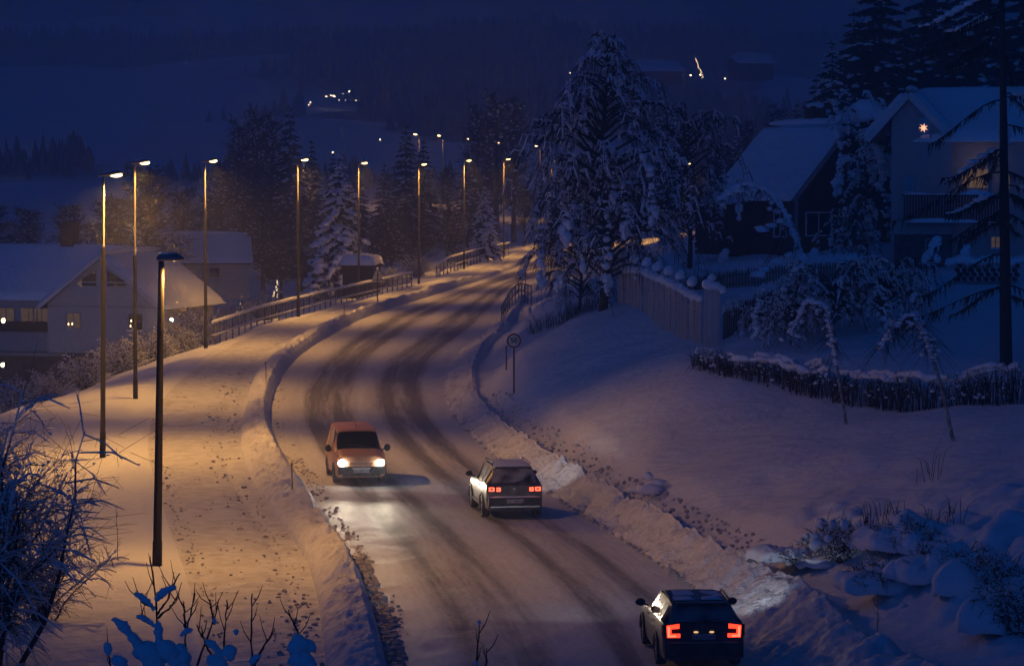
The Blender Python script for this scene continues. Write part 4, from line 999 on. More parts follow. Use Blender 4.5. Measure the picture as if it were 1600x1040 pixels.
# big dark spruces behind the houses
def tree_at(u, vtop, Y, proto=None): 
    x = at(u, vtop, Y); g = gz(x[0], Y) if Y < 405 else float(zfar(np.array([x[0]]), np.array([Y]))[0]); return np.array([x[0], Y, g]), x[2] - g
PH = 10.0
MS = ('bark', 'needle', 'snow_soft')
b, h = tree_at(1300, 62, 190)
pa = plant('spruce_tree', 'spruce with snowy boughs standing behind the chimney of the brown house', 'tree', b, spruce(PH, 2.4, 18, 7, .55, dens=18), MS, sc=(h / PH,) * 3)
b, h = tree_at(1375, -60, 196)
pd = plant('spruce_tree', 'tall dark spruce left of the grey house roof, topmost out of frame', 'tree', b, spruce(PH, 2.3, 22, 8, .03, dens=26), MS, sc=(h / PH * 1.25, h / PH * 1.25, h / PH))
for u, vt, Y, s_, tx in [(1462, -90, 205, 1.35, 'tall dark spruce straight behind the grey house gable'), (1530, -110, 200, 1.3, 'tall dark spruce behind the right half of the grey house roof'), (1605, -80, 195, 1.3, 'tall dark spruce behind the grey house, cut by the right edge'), (1335, 15, 222, 1.2, 'dark spruce filling the gap between the two tallest behind the houses'), (1275, 120, 230, 1.1, 'lower dark spruce at the left end of the row behind the houses'), (1420, 40, 230, 1.3, 'dim spruce seen between the trunks behind the grey house')]:
    b, h = tree_at(u, vt, Y); dup(pd, b, rnd(0, 6), (h / PH * s_, h / PH * s_, h / PH), tx)
# snow heaped tree top between the two houses
b = np.array([at(1352, 330, 155)[0], 155.0, 0]); b[2] = gz(b[0], b[1]); h = at(1352, 156, 155)[2] - b[2]
pt_ = droop_tree(h * .97, 1.35, 34, 1.5, tw=10, base=.35, prof=lambda f: np.interp(f, [.3, .7, .9, 1], [.8, .9, 1.0, .9])); 
c = np.array([[0, 0, h - .45], [-.5, .1, h - .7], [.55, -.1, h - .65], [-.2, -.3, h - .8], [.3, .3, h - .3], [.9, 0, h - 1.0]]); pt_[2].blobs(c, np.array([[.85, .8, .5], [.6, .6, .5], [.6, .6, .45], [.6, .5, .4], [.5, .5, .35], [.4, .4, .4]]), .10)
plant('tree', 'round topped tree heaped with snow between the brown and the grey house', 'tree', b, pt_)
b = np.array([at(1330, 395, 152)[0], 152.0, 0]); b[2] = gz(b[0], b[1])
plant('shrub', 'snowy shrub against the dark gable wall of the brown house', 'shrub', b, droop_tree((at(1330, 310, 152)[2] - b[2]) * .85, 1.2, 30, .9, tw=12, base=.15), names=('stem', 'twigs', 'snow'))
# spruce with thick snow left of the road, and the misty wood
b, h = tree_at(530, 238, 264)
ps = plant('spruce_tree', 'spruce thickly loaded with snow beside the small shed, lamp in front', 'tree', b, spruce(PH, 2.6, 15, 7, .8, dens=16, droop=.7), MS, sc=(h / PH,) * 3)
b, h = tree_at(757, 290, 300); dup(ps, b, 2.0, (h / PH,) * 3, 'snow loaded spruce glowing under the lamp at the far railing end')
b, h = tree_at(452, 163, 330)
pf = plant('spruce_tree', 'tallest slim dark spruce in the misty wood left of the road', 'tree', b, spruce(PH, 1.9, 20, 7, .12, dens=16), MS, sc=(h / PH,) * 3, group='misty trees behind the lamps')
b, h = tree_at(400, 180, 335)
pbare = plant('bare_tree', 'tall bare tree left of the slim dark spruce, misty', 'tree', b, bare_tree(PH, 3.0, 34, 16, .15, .03), sc=(h / PH,) * 3, group='misty trees behind the lamps')
b, h = tree_at(228, 268, 262)
pbare2 = plant('bare_tree', 'bushy bare tree right behind the two tall lamps at the left', 'tree', b, bare_tree(PH, 4.2, 42, 20, .16, .026), sc=(h / PH * 1.2, h / PH * 1.2, h / PH), group='misty trees behind the lamps')
GT = 'misty trees behind the lamps'; DIM = 'dim bare tree merging into the misty wood beyond the lamps'; DIMS = 'dim dark spruce merging into the misty wood beyond the lamps'
for k_, u, vt, Y, s_, tx in [('f', 487, 217, 345, 1.0, 'slim dark spruce just right of the tallest misty one'), ('f', 635, 193, 345, 1.25, 'dark spruce above the gap between the middle lamps'), ('f', 662, 218, 350, 1.2, None), ('f', 600, 255, 330, 1.2, None), ('f', 520, 238, 350, 1.0, None), ('f', 560, 262, 360, 1.3, None),
      ('b', 372, 195, 340, 1.0, None), ('b', 425, 186, 345, .9, None), ('b', 345, 262, 320, 1.2, None), ('b', 745, 172, 365, 1.0, None), ('b', 775, 155, 360, 1.15, 'highest bare tree of the clump left of the big birch'), ('b', 803, 160, 368, 1.0, None), ('b', 700, 268, 335, 1.4, None),
      ('c', 170, 315, 270, 1.2, None), ('c', 110, 325, 290, 1.3, None), ('c', 45, 330, 300, 1.4, None), ('c', -10, 322, 300, 1.4, None), ('c', 285, 300, 285, 1.1, None), ('c', 330, 310, 300, 1.1, None), ('c', 410, 300, 290, 1.2, None), ('c', 470, 310, 285, 1.1, None), ('c', 440, 330, 270, 1.1, None), ('c', 610, 320, 290, 1.2, None), ('c', 660, 335, 300, 1.3, None), ('c', 700, 330, 310, 1.2, None), ('c', 770, 335, 330, 1.1, None), ('c', 820, 300, 345, 1.2, None), ('c', 380, 290, 310, 1.2, None),
      ('c', 640, 375, 280, 1.2, 'low frosted tree behind the gap between the railings'), ('c', 710, 365, 300, 1.2, None), ('c', 590, 345, 275, 1.0, None), ('f', 730, 262, 350, 1.5, None),
      ('b', 1165, 195, 300, 1.2, None), ('b', 1215, 170, 320, 1.2, None), ('c', 1130, 230, 260, 1.3, None), ('c', 1190, 240, 250, 1.2, None), ('b', 1050, 215, 300, 1.4, None), ('b', 900, 250, 330, 1.4, None), ('c', 1000, 270, 280, 1.3, None), ('c', 870, 330, 300, 1.2, None), ('f', 1245, 160, 300, 1.3, None)]:
    src = {'f': pf, 'b': pbare, 'c': pbare2}[k_]; b, h = tree_at(u, vt, Y); dup(src, b, rnd(0, 6), (h / PH * s_, h / PH * s_, h / PH), tx or (DIMS if k_ == 'f' else DIM), GT)

# bushes below the left bank
G = 'snowy bushes below the left bank'
psh = None
for i, (u, v, Y, hh, tx) in enumerate([(20, 600, 152, 2.4, 'snowy bush at the left end of the row below the white house'), (75, 590, 158, 2.2, 'snowy bush in front of the basement of the white house'), (130, 570, 160, 3.0, 'snowy bush just left of the brightest lamp pole'), (185, 560, 165, 3.2, 'tall snowy bush between the two tall lamp poles'),
        (235, 545, 168, 3.4, 'snowy bush behind the short hooded lamp pole'), (275, 535, 172, 3.2, 'snowy bush below the wall lamp of the white house'), (312, 520, 178, 3.6, 'snowy bush beside the near end of the long railing'), (365, 490, 200, 3.4, 'snowy bush behind the first posts of the long railing'), (415, 470, 212, 3.2, 'snowy bush in front of the little lit tree'), (470, 455, 230, 3.0, 'snowy bush below the snow loaded spruce'), (600, 440, 262, 2.8, 'snowy bush behind the triangular sign'), (650, 425, 275, 3.2, 'frosted bush at the gap between the railings'), (720, 405, 300, 2.8, 'frosted bush behind the second railing')]):
    x = at(u, v, Y); g = gz(x[0], Y); hh = max(hh * .8, x[2] - g + hh * .35) if i < 7 else hh * .8
    if psh is None: psh = plant('shrub', tx, 'shrub', (x[0], Y, g), shrub(3.0, 2.0, 40, 18, .8, .016, 1.5), ('twig', 'twig', 'snow_soft'), ('stems', 'twigs', 'snow'), group=G); psh.scale = (hh / 3,) * 3
    else: dup(psh, (x[0], Y, g), rnd(0, 6), (hh / 3 * 1.1, hh / 3 * 1.1, hh / 3), tx, G)
# foreground shrub at the lower left
for i, (u, v, Y, hh, R_, tx) in enumerate([(-20, 1120, 62, 6.6, 2.4, 'big snow laden shrub filling the lower left corner'), (60, 1010, 68, 3.0, 1.5, 'lower snowy shrub in front of the big corner shrub'), (20, 760, 84, 3.4, 2.0, 'snowy shrub at the left edge behind the corner shrub'), (-60, 700, 100, 4.4, 2.8, 'snowy shrub at the left edge below the white house basement')]):
    x = at(u, v, Y); g = gz(x[0], Y); plant('shrub', tx, 'shrub', (x[0], Y, g), shrub(hh, R_, 46 if i == 0 else 28, 28 if i == 0 else 18, .8, .008, .9), ('twig', 'twig', 'snow_soft'), ('stems', 'twigs', 'snow'))
# snow capped twigs close below the camera
Yn = 27.0
def near_plant(tx, stems, leaves, Y=Yn, cat='young tree'):
    u0, v0 = stems[0][0]; b = at(u0, v0, Y); b[2] = gz(b[0], Y); t = thing('sapling', tx, cat, b)
    q = NB(); s_ = NB()
    for st in stems:
        P = np.array([at(u, v, Y + .02 * i_) for i_, (u, v) in enumerate(st)]); 
        if st is stems[0]: P = np.concatenate([[b + [0, 0, -.3]], P])
        t0 = np.linspace(0, 1, len(P)); t1 = np.linspace(0, 1, 14); P = np.stack([np.interp(t1, t0, P[:, c_]) for c_ in range(3)], 1) + rng.standard_normal((14, 3)) * .005 * np.array([1, .5, .4]); q.tube(P - b, np.linspace(.013, .005, 14) * rng.uniform(.8, 1.35, 14), 6)
        for f_ in (.55, .72, .86): k_ = int(f_ * 13); d_ = np.array([rnd(-.16, .16), 0, rnd(.08, .2)]); q.tube(np.stack([P[k_] - b, P[k_] - b + d_ * .6, P[k_] - b + d_ + [0, 0, .05]]), [.006, .005, .003], 4)
    c, r_ = [], []
    for (ua, va, ub, vb, w) in leaves:
        for f in np.linspace(0, 1, 6): c.append(at(ua + (ub - ua) * f, va + (vb - va) * f - 3 * math.sin(math.pi * f), Y - .03) - b); ww = w / ppm(Y) * (.55 + .45 * math.sin(math.pi * (f * .8 + .1))) * rnd(.8, 1.15); r_.append((ww, ww * .8, ww * .9))
    q.build('stem', M['twig'], t); 
    if c: s_.blobs(np.array(c), np.array(r_), .13); s_.build('snow', M['snow_soft'], t)
near_plant('tallest snow capped sapling at the bottom edge with leaf shaped snow on side twigs', [[(252, 1060), (246, 990), (245, 940), (238, 890), (233, 868)], [(245, 960), (262, 935), (280, 895)], [(246, 965), (265, 950), (278, 932)], [(243, 950), (225, 942), (212, 928)], [(244, 978), (230, 972), (215, 962)]],
           [(213, 928, 240, 950, 6), (246, 934, 270, 918, 7), (216, 963, 240, 976, 5), (180, 968, 206, 994, 8), (206, 994, 216, 1012, 9), (247, 975, 249, 1010, 8), (226, 1016, 246, 1040, 22), (256, 1012, 274, 1030, 18)])
near_plant('forked snowy sapling at the bottom right of the tallest sapling', [[(300, 1060), (318, 1010), (335, 970), (342, 935)], [(335, 975), (330, 950), (328, 936)], [(345, 1050), (352, 990), (355, 936)], [(340, 1045), (322, 1005), (306, 975)], [(286, 1040), (292, 985), (305, 925)], [(290, 980), (287, 938)]], [(325, 1002, 345, 1022, 8), (334, 969, 336, 973, 4), (281, 1012, 290, 1040, 12), (358, 1016, 360, 1026, 10), (284, 992, 298, 984, 5), (330, 1030, 352, 1046, 12)])
near_plant('thin straight twig with one knob of snow at the bottom edge', [[(394, 1060), (392, 1010), (394, 960), (394, 926)], [(396, 1040), (412, 1010), (427, 984)]], [(393, 1035, 404, 1025, 6), (369, 987, 369, 989, 4)])
near_plant('blue snow clump on a sapling at the bottom beside the snow ridge', [[(475, 1070), (468, 995), (458, 970), (450, 952)]], [(462, 994, 468, 1008, 9), (458, 1012, 484, 1010, 14), (462, 1030, 482, 1036, 17)])
near_plant('lone dark twig standing against the road at the bottom', [[(742, 1070), (746, 1010), (749, 972)], [(758, 1060), (761, 1012)]], [(749, 973, 749, 975, 2.5), (743, 1034, 744, 1040, 3)])
near_plant('low blue snow lumps on a sapling at the bottom left corner of the path', [[(176, 1070), (172, 1030), (168, 1010)]], [(167, 1008, 170, 1020, 7), (180, 1030, 196, 1044, 10)])
for u, v0, v1, tx in [(183, 880, 790, 'thin bare stalk left of the hooded lamp pole'), (1370, 1010, 935, 'thin bare stalk on the slope at the lower right')]:
    b = hit(u, v0); h = (v0 - v1) / ppm(b[1]); q = NB(); zz = np.linspace(-.2, h, 7); q.tube(np.stack([.02 * np.sin(zz * 3), 0 * zz, zz], 1), np.linspace(.014, .006, 7), 4)
    for f in (.3, .5, .65, .8): q.tube(np.array([[0, 0, h * f], [rnd(-.1, .1), 0, h * f + .16]]), [.008, .004], 3)
    o = q.build('stalk', M['twig']); o.location = tuple(b); tag(o, tx, 'stalk')
# shrubs on the right hand slope
hb = [hit(*q) for q in [(1085,586),(1150,598),(1215,606),(1300,622),(1380,634),(1440,636),(1520,632),(1600,628)]]
def hedge(label, P, h, wdt, snowy):
    P = np.array(P); o = P[0].copy(); t = thing('hedge', label, 'hedge', o); d = np.concatenate([[0], np.cumsum(np.linalg.norm(np.diff(P, axis=0), axis=1))]); Lh = d[-1]
    st, sn = NB(), NB(); sc, sr = [], []
    for i in range(int(Lh * 34)):
        s = rnd(0, Lh); p = np.array([np.interp(s, d, P[:, c]) for c in range(3)]) - o; p[1] += rnd(-.1, wdt); hh = h * rnd(.5, 1.0) * (1 + .5 * float(vnoise(np.array([s / 1.7]), np.array([9.0]), 8)[0])); a = p + [rnd(-.3, .3), rnd(-.2, .2), hh]
        st.tube(np.stack([p - [0, 0, .4], (p + a) / 2 + rng.standard_normal(3) * .05, a]), [.018, .014, .006], 3)
        for _ in range(3): g = p + (a - p) * rnd(.3, 1); st.tube(np.stack([g, g + rng.standard_normal(3) * .18]), [.010, .005], 3)
    for strand in range(int(snowy / 4)):
        s0 = rnd(-1, Lh * .8); s1 = s0 + rnd(1.0, 4.5); ss = np.arange(max(s0, 0), min(s1, Lh), .11)
        if len(ss) < 4: continue
        hv_ = 1 + .5 * vnoise(ss / 1.7, 0 * ss + 9.0, 8); P_ = np.stack([np.interp(ss, d, P[:, c]) for c in range(3)], 1) - o
        P_[:, 1] += np.clip(rnd(-.1, wdt) + vnoise(ss / .8, 0 * ss + strand, 21) * .5, -.2, wdt); P_[:, 2] += h * hv_ * rnd(.72, 1.0) + vnoise(ss / .35, 0 * ss + strand, 22) * .16
        sn.tube(P_, np.clip((.105 + vnoise(ss / .5, 0 * ss + strand, 23) * .10 + vnoise(ss / .16, 0 * ss + strand, 24) * .06), .012, .2), 6)
    for i in range(int(Lh * snowy * .4)):
        s = rnd(0, Lh); p = np.array([np.interp(s, d, P[:, c]) for c in range(3)]) - o; p[1] += rnd(-.2, wdt); w_ = rnd(.02, .07); p[2] += h * rnd(.2, 1.1); sc.append(p); sr.append((w_ * 1.3, w_ * 1.2, w_ * rnd(.6, 1.0)))
    sn.blobs(np.array(sc), np.array(sr), .16); st.build('twigs', M['twig'], t); sn.build('snow', M['snow_soft'], t); return t
hedge('dark low hedge with a thick snow crust left of the leaning birches', hb[:4], 1.0, 1.2, 44)
hedge('frosted thin hedge along the garden edge, running to the right edge', hb[3:], 1.0, .9, 30)
def arch(tx, Y, pts, r0, twn, snw, hang=1.0, mt='birch', name='birch_tree', cat='tree'):
    b = hit(*pts[0]); Y = b[1]; P = np.array([at(u, v, Y) for u, v in pts]) - b; P[0, 2] = -.3; tt = np.linspace(0, 1, 18); t0 = np.linspace(0, 1, len(P)); P = np.stack([np.interp(tt, t0, P[:, c]) for c in range(3)], 1)
    tk, tw_, sn = NB(), NB(), NB(); tk.tube(P, np.linspace(r0, .02, 18), 7); sc, sr = [], []
    for i in range(twn):
        a = rnd(.35, 1); p = np.array([np.interp(a, tt, P[:, c]) for c in range(3)]); ll = rnd(.3, 1.2) * hang; d = np.array([rnd(-.9, .9), rnd(-.6, .6), -rnd(.2, 1)]) * ll
        tw_.tube(np.stack([p, p + d * .4 + [0, 0, .12 * ll], p + d]), [.013, .010, .005], 3)
        if rnd(0, 1) < .5 * snw: w_ = rnd(.04, .13) * snw; sc.append(p + d * rnd(.2, .6) + [0, 0, .08]); sr.append((w_ * 1.5, w_ * 1.2, w_))
    for a in np.linspace(.3, 1, int(46)): p = np.array([np.interp(a, tt, P[:, c]) for c in range(3)]); w_ = rnd(.06, .20) * snw; sc.append(p + [0, 0, w_ * .6]); sr.append((w_ * 1.3, w_, w_ * .8))
    sn.blobs(np.array(sc), np.array(sr), .17)
    return plant(name, tx, cat, b, (tk, tw_, sn), (mt, 'twig', 'snow_soft'))
arch('slim birch leaning left with a bent snowy top, right of the pair before the garden', 90, [(1492, 686), (1470, 600), (1448, 530), (1425, 490), (1400, 505), (1375, 545)], .06, 170, .5)
arch('slim pale birch rising from the slope, left of the pair before the garden', 95, [(1324, 660), (1312, 600), (1302, 540), (1290, 480), (1260, 470), (1235, 520)], .055, 170, .6)
# heaped snow on the arching bushes behind the hedge
pb_ = None
for i, (u, v, hh, tx) in enumerate([(1235, 585, 1.5, 'snow heaped bush behind the dark hedge, its left end near the board fence corner'), (1300, 560, 1.9, 'largest snow heaped arching bush in the garden'), (1380, 560, 1.8, 'snow heaped bush with dark hollows right of the largest one'), (1180, 590, .9, 'low snow heaped bush between the fence corner and the hedge')]):
    Y = 108.0 + i; x = at(u, v, Y); g = gz(x[0], Y); t_ = droop_tree(2.6, 1.7, 40, .8, tw=22, base=.25, spread=1.4, prof=lambda f: 1.0)
    plant('shrub', tx, 'shrub', (x[0], Y, g), t_, names=('stems', 'twigs', 'snow'), sc=(hh / 2.6 * 1.15, hh / 2.6, hh / 2.6))
# tussocks and snow covered bushes at the lower right
for i, (u, v, hh, tx) in enumerate([(1315, 868, 1.0, 'dark bush with round balls of snow on the slope above the estate car'), (1250, 878, .5, 'small dark hollow bush beside the ditch'), (1420, 855, .9, 'snow covered tussock right of the ball covered bush'), (1480, 905, 1.0, 'snow covered tussock with a dark hollow in the middle of the lower slope'), (1545, 930, 1.1, 'snow covered tussock near the lower right corner'), (1385, 920, .8, 'low snow covered tussock below the ball covered bush'), (1590, 985, 1.2, 'large snow draped bush in the lower right corner')]):
    b = hit(u, v); t_ = shrub(hh * 1.15, 1.0, 60, 14, .2, .012); sc = []; sr = []
    if i == 0:
        for q in range(34):
            a = rnd(0, 6.28); rr = .95 * math.sqrt(rnd(0, 1)); w_ = rnd(.05, .14); sc.append((rr * math.cos(a), rr * math.sin(a), hh * (1 - .55 * rr * rr) * rnd(.35, 1.0))); sr.append((w_ * rnd(.8, 1.3), w_, w_ * rnd(.8, 1.4)))
        t_[2].blobs(np.array(sc), np.array(sr), .14)
    else:
        for lobe in range(5):
            ox, oy = (0, .25) if lobe == 0 else (rnd(-.8, .8), rnd(-.2, .9)); R_ = rnd(.42, .8); hz = hh * rnd(.5, .85) * (1.05 if lobe == 0 else .8); nt_, nr_ = 36, 14
            th = np.linspace(0, 2 * np.pi, nt_, endpoint=False)[None, :] * np.ones((nr_, 1)); ro = np.linspace(0.02, 1, nr_)[:, None] * np.ones((1, nt_))
            lob = 1 + .5 * vnoise(np.cos(th) * 2.2 + i * 7 + lobe * 3, np.sin(th) * 2.2, 91); rad = R_ * lob * np.minimum(ro * 1.25, 1.0 + .08 * np.sin(ro * 9))
            X_ = ox + rad * np.cos(th); Y_ = oy + rad * np.sin(th); Z_ = hz * (.06 + .94 * np.clip(1 - np.clip(ro * 1.08, 0, 1) ** 2.6, 0, 1) ** .6) + fbm(X_ * 2.6 + i * 5, Y_ * 2.6, 4, 92) * .16 - .10 * (ro > .85)
            k0 = np.arange(nr_ - 1)[:, None] * nt_; k1 = np.arange(nt_)[None]; k2 = (k1 + 1) % nt_; qd = np.stack([k0 + k1, k0 + nt_ + k1, k0 + nt_ + k2, k0 + k2], -1).reshape(-1, 4)
            t_[2].add(np.stack([X_, Y_, Z_], -1).reshape(-1, 3), np.concatenate([qd[:, [0, 1, 2]], qd[:, [0, 2, 3]]]))
    plant('shrub', tx, 'shrub', b, t_, ('grass', 'grass', 'snow_soft'), ('stems', 'twigs', 'snow'))
for i, (u, v, tx) in enumerate([(1015, 770, 'pair of snow lumps on the slope behind the sport utility car')]):
    b = hit(u, v); q = NB(); q.blobs(np.array([[0, 0, .08], [-.05, .9, .42], [.25, .6, .22], [-.35, .2, .05]]), np.array([[.42, .4, .2], [.2, .3, .13], [.32, .3, .14], [.36, .3, .12]]), .1); o = q.build('snow_lump', M['snow']); o.location = tuple(b); tag(o, tx, 'snow lump')
# dry grass poking through the snow
q = NB(); T = []
for (u0, v0, u1, v1, cnt, hh) in [(828, 522, 905, 500, 130, 1.1), (880, 498, 945, 478, 140, 1.0), (1300, 845, 1420, 800, 46, .8), (1380, 870, 1500, 815, 46, .8), (1440, 760, 1470, 740, 8, 1.1)]:
    b0, b1 = hit(u0, v0), hit(u1, v1)
    for i in range(cnt):
        f = rnd(0, 1); p = b0 + (b1 - b0) * f + np.array([rnd(-.3, .3), rnd(-.8, .8), 0]); p[2] = gz(p[0], p[1]); h = hh * rnd(.3, 1); dx = rnd(-.5, .5) * h
        q.tube(np.stack([p, p + [dx * .4, 0, h * .7], p + [dx, rnd(-.1, .1), h * rnd(.7, 1)]]), [.012, .009, .004], 3)
kind(q.build('dry_grass', M['grass']), 'stuff')
# loose clods of snow
q = NB(); sc, sr = [], []
def clods(n, fa, fb, ya, yb, t0, t1, s0, s1, clus=1.0):
    for _ in range(n):
        Y = ya * (yb / ya) ** rnd(0, 1)
        if clus and fbm(np.array([Y / 5]), np.array([t0 * 9.0]), 2, 5)[0] < rnd(-.5, .35): continue
        f = t0 + (t1 - t0) * rnd(0, 1); x = float(cx(fa, Y)) * (1 - f) + float(cx(fb, Y)) * f; w = s0 * (s1 / s0) ** rnd(0, 1)
        sc.append((x, Y, float(zroad(Y)) + (.10 if fa == 'PL' else .0) + w * .35)); sr.append((w * rnd(.8, 1.4), w * rnd(.8, 1.4), w * rnd(.5, .9)))
clods(480, 'PL', 'PR', 58, 150, .60, .98, .022, .075)
clods(260, 'PL', 'PR', 58, 130, .02, .18, .02, .05)
clods(340, 'PL', 'PR', 60, 240, .1, .95, .02, .05)
clods(520, 'RL', 'RR', 60, 80, .0, .05, .03, .12, 0)
clods(420, 'RL', 'RR', 66, 140, .01, .08, .02, .07)
clods(300, 'RR', 'BC', 66, 125, -.06, .1, .03, .12)
for _ in range(420):
    Y = 76 * (125 / 76) ** rnd(0, 1); x = float(cx('D', Y)) + rnd(-.5, 1.0); w = .025 * 3.6 ** rnd(0, 1); sc.append((x, Y, gz(x, Y) + .0)); sr.append((w, w, w * .8))
q.blobs(np.array(sc), np.array(sr), .2, ICO1); kind(q.build('snow_clods', M['clod'], smooth=False), 'stuff')

# ------------------------------------------------------------------ HOUSES
def V3(*a): return Vector(a)
def window(t, o, r, n, w, h, frame='trim', pane='glass_dark', mull=(1, 1), fw=.08, up=(0, 0, 1)):
    """window centred at o on a wall with outward normal n and rightward direction r"""
    o, r, n, up = Vector(o), Vector(r).normalized(), Vector(n).normalized(), Vector(up)
    q = MB(); W2, H2 = w / 2, h / 2
    for a, b in ((o + r * -W2 + up * -H2, o + r * -W2 + up * H2), (o + r * W2 + up * -H2, o + r * W2 + up * H2)): q.bar(a + n * .03, b + n * .03, fw, .09, n)
    for a, b in ((o - r * (W2 - fw / 2) + up * (H2 - fw / 2), o + r * (W2 - fw / 2) + up * (H2 - fw / 2)), (o - r * (W2 - fw / 2) - up * (H2 - fw / 2), o + r * (W2 - fw / 2) - up * (H2 - fw / 2))): q.bar(a + n * .028, b + n * .028, fw, .09, n)
    for i in range(1, mull[0] + 1):
        x = -W2 + w * i / (mull[0] + 1)
        q.bar(o + r * x - up * (H2 - fw) + n * .03, o + r * x + up * (H2 - fw) + n * .03, .05, .06, n)
    for j in range(1, mull[1] + 1):
        z = -H2 + h * j / (mull[1] + 1); q.bar(o - r * (W2 - fw) + up * z + n * .026, o + r * (W2 - fw) + up * z + n * .026, .035, .05, n)
    f = q.build('window', M[frame], t); p_ = MB(); a = o + n * .012
    p_.add([a - r * W2 - up * H2, a + r * W2 - up * H2, a + r * W2 + up * H2, a - r * W2 + up * H2], [(0, 1, 2, 3)]); p_.build('pane', M[pane], f)
    q = MB(); q.pillow(o - r * (W2 + .05) - up * H2 + n * .05, o + r * (W2 + .05) - up * H2 + n * .05, o + r * (W2 + .05) - up * H2 + n * .16, o - r * (W2 + .05) - up * H2 + n * .16, .05, 6, .3, 3); q.build('sill_snow', M['snow_soft'], f)
    return f
def gable_walls(t, w, L, hw, pitch, m, name='wall', z0=0.0, x0=0.0, y0=0.0):
    hp = hw + w / 2 * pitch; q = MB(); q.prism([(x0 - w / 2, z0), (x0 + w / 2, z0), (x0 + w / 2, hw), (x0, hp), (x0 - w / 2, hw)], (0, y0, 0), (1, 0, 0), (0, 0, 1), -L); q.build(name, M[m], t); return hp
def gable_roof(t, w, L, hw, pitch, ov=.5, snow=.35, m='wood_dark', x0=0.0, y0=0.0, oe=.4, seed=1, trimm='trim_dim'):
    hp = hw + w / 2 * pitch; ex = w / 2 + ov; ez = hw - ov * pitch; q = MB(); s_ = MB()
    for s in (-1, 1):
        a, b, c, d = V3(x0, y0 - oe, hp), V3(x0, y0 + L + oe, hp), V3(x0 + s * ex, y0 + L + oe, ez), V3(x0 + s * ex, y0 - oe, ez); n = (b - a).cross(d - a).normalized()
        if n.z < 0: n = -n
        q.add([a + n * .02, b + n * .02, c + n * .02, d + n * .02, a + n * .16, b + n * .16, c + n * .16, d + n * .16], [(0, 1, 2, 3), (4, 5, 6, 7), (0, 3, 7, 4), (1, 2, 6, 5), (2, 3, 7, 6), (0, 1, 5, 4)])
        s_.pillow(a + n * .163 , b + n * .163, c + n * .163 + V3(s * .08, 0, -.05), d + n * .163 + V3(s * .08, 0, -.05), snow, 26, .10, seed + s, pw=10)
    r = q.build('roof', M[m], t); s_.ell((x0, y0 + L / 2, hp + .16 + snow * .52), (.40, L / 2 + oe - .12, snow * .62), 12, 10); s_.build('roof_snow', M['snow'], r)
    q = MB()
    for s in (-1, 1): q.bar(V3(x0, y0 - oe - .02, hp + .03), V3(x0 + s * ex, y0 - oe - .02, ez + .03), .05, .22, (0, -1, 0)) if 0 else q.bar(V3(x0, y0 - oe - .03, hp + .06), V3(x0 + s * ex, y0 - oe - .03, ez + .06), .05, .24)
    q.build('bargeboard', M[trimm], r); return hp, r

# white gable house at the left
Ya = 192.0; k = 1 / ppm(Ya)
o = at(160, 552, Ya); phi = math.radians(-17)
hA = thing('house', 'white gabled house with a wide snowy roof at the left, small lights in its windows', 'house', o, phi)
zA = lambda v: at(160, v, Ya)[2] - o[2]
wA = 8.0; eave = zA(474); pit = (zA(402) - eave) / (wA / 2)
gable_walls(hA, wA, 9.5, eave, pit, 'wall_white'); hpA, rA = gable_roof(hA, wA, 9.5, eave, pit, .55, .38, seed=3, trimm='trim')
q = MB(); q.box((0, 4.75, -1.4), (wA - .2, 9.3, 2.79)); q.build('basement', M['stone'], hA)
q = MB(); q.box((0, -.03, zA(479)), (wA, .06, .12)); q.build('belt_board', M['trim_dim'], hA)
xa = lambda u: (u - 160) * k / math.cos(phi)
for u in (113, 215): window(hA, (xa(u), 0, zA(502)), (1, 0, 0), (0, -1, 0), 1.05, 1.15, 'trim_dim', 'lit_dim' if u == 113 else 'glass_dark')
for s in (-1, 1):   # triangular gable lights
    pts = [(s * .42, zA(447)), (s * 1.75, zA(447)), (s * 1.75, zA(440)), (s * .42, zA(423))]
    q = MB(); q.prism(pts if s > 0 else pts[::-1], (0, -.06, 0), (1, 0, 0), (0, 0, 1), -.05); f = q.build('gable_window', M['glass_dark'], hA)
    q = MB(); q.box((s * 1.08, -.09, zA(441)), (1.4, .05, .07)); q.build('transom', M['trim'], f)
q = MB(); q.prism([(-1.72, zA(446)), (-1.42, zA(446)), (-1.42, zA(437)), (-1.72, zA(440))], (0, -.075, 0), (1, 0, 0), (0, 0, 1), -.012); q.build('lit_pane', M['lit_warm'], hA)
# wing running left
wl_ = 12.0; xw = -wA / 2 - wl_; q = MB(); ew = zA(474) + .1; hw_ = zA(386)
q.add([(xw, 1.2, -.02), (-wA / 2 - .003, 1.2, -.02), (-wA / 2 - .003, 1.2, ew), (xw, 1.2, ew), (xw, 8.2, -.02), (-wA / 2 - .003, 8.2, -.02), (-wA / 2 - .003, 8.2, ew), (xw, 8.2, ew)], [(0, 1, 2, 3), (4, 7, 6, 5), (0, 3, 7, 4), (3, 2, 6, 7)]); q.build('wing_wall', M['wall_white'], hA)
q = MB(); q.box((xw / 2 - wA / 4, 4.7, -1.45), (wl_ - .2, 6.8, 2.79)); q.build('basement', M['stone'], hA)
q = MB(); q.pillow((xw - .5, .3, ew + .02), (-wA / 2 + 1.0, .3, ew + .02), (.0, 4.7, hw_), (xw - .5, 4.7, hw_), .38, 24, .10, 5, pw=12); q.pillow((xw - .5, 9.0, ew), (.0, 9.0, ew), (0, 4.7, hw_), (xw - .5, 4.7, hw_), .38, 14, .1, 6, pw=12); q.build('wing_roof_snow', M['snow'], hA)
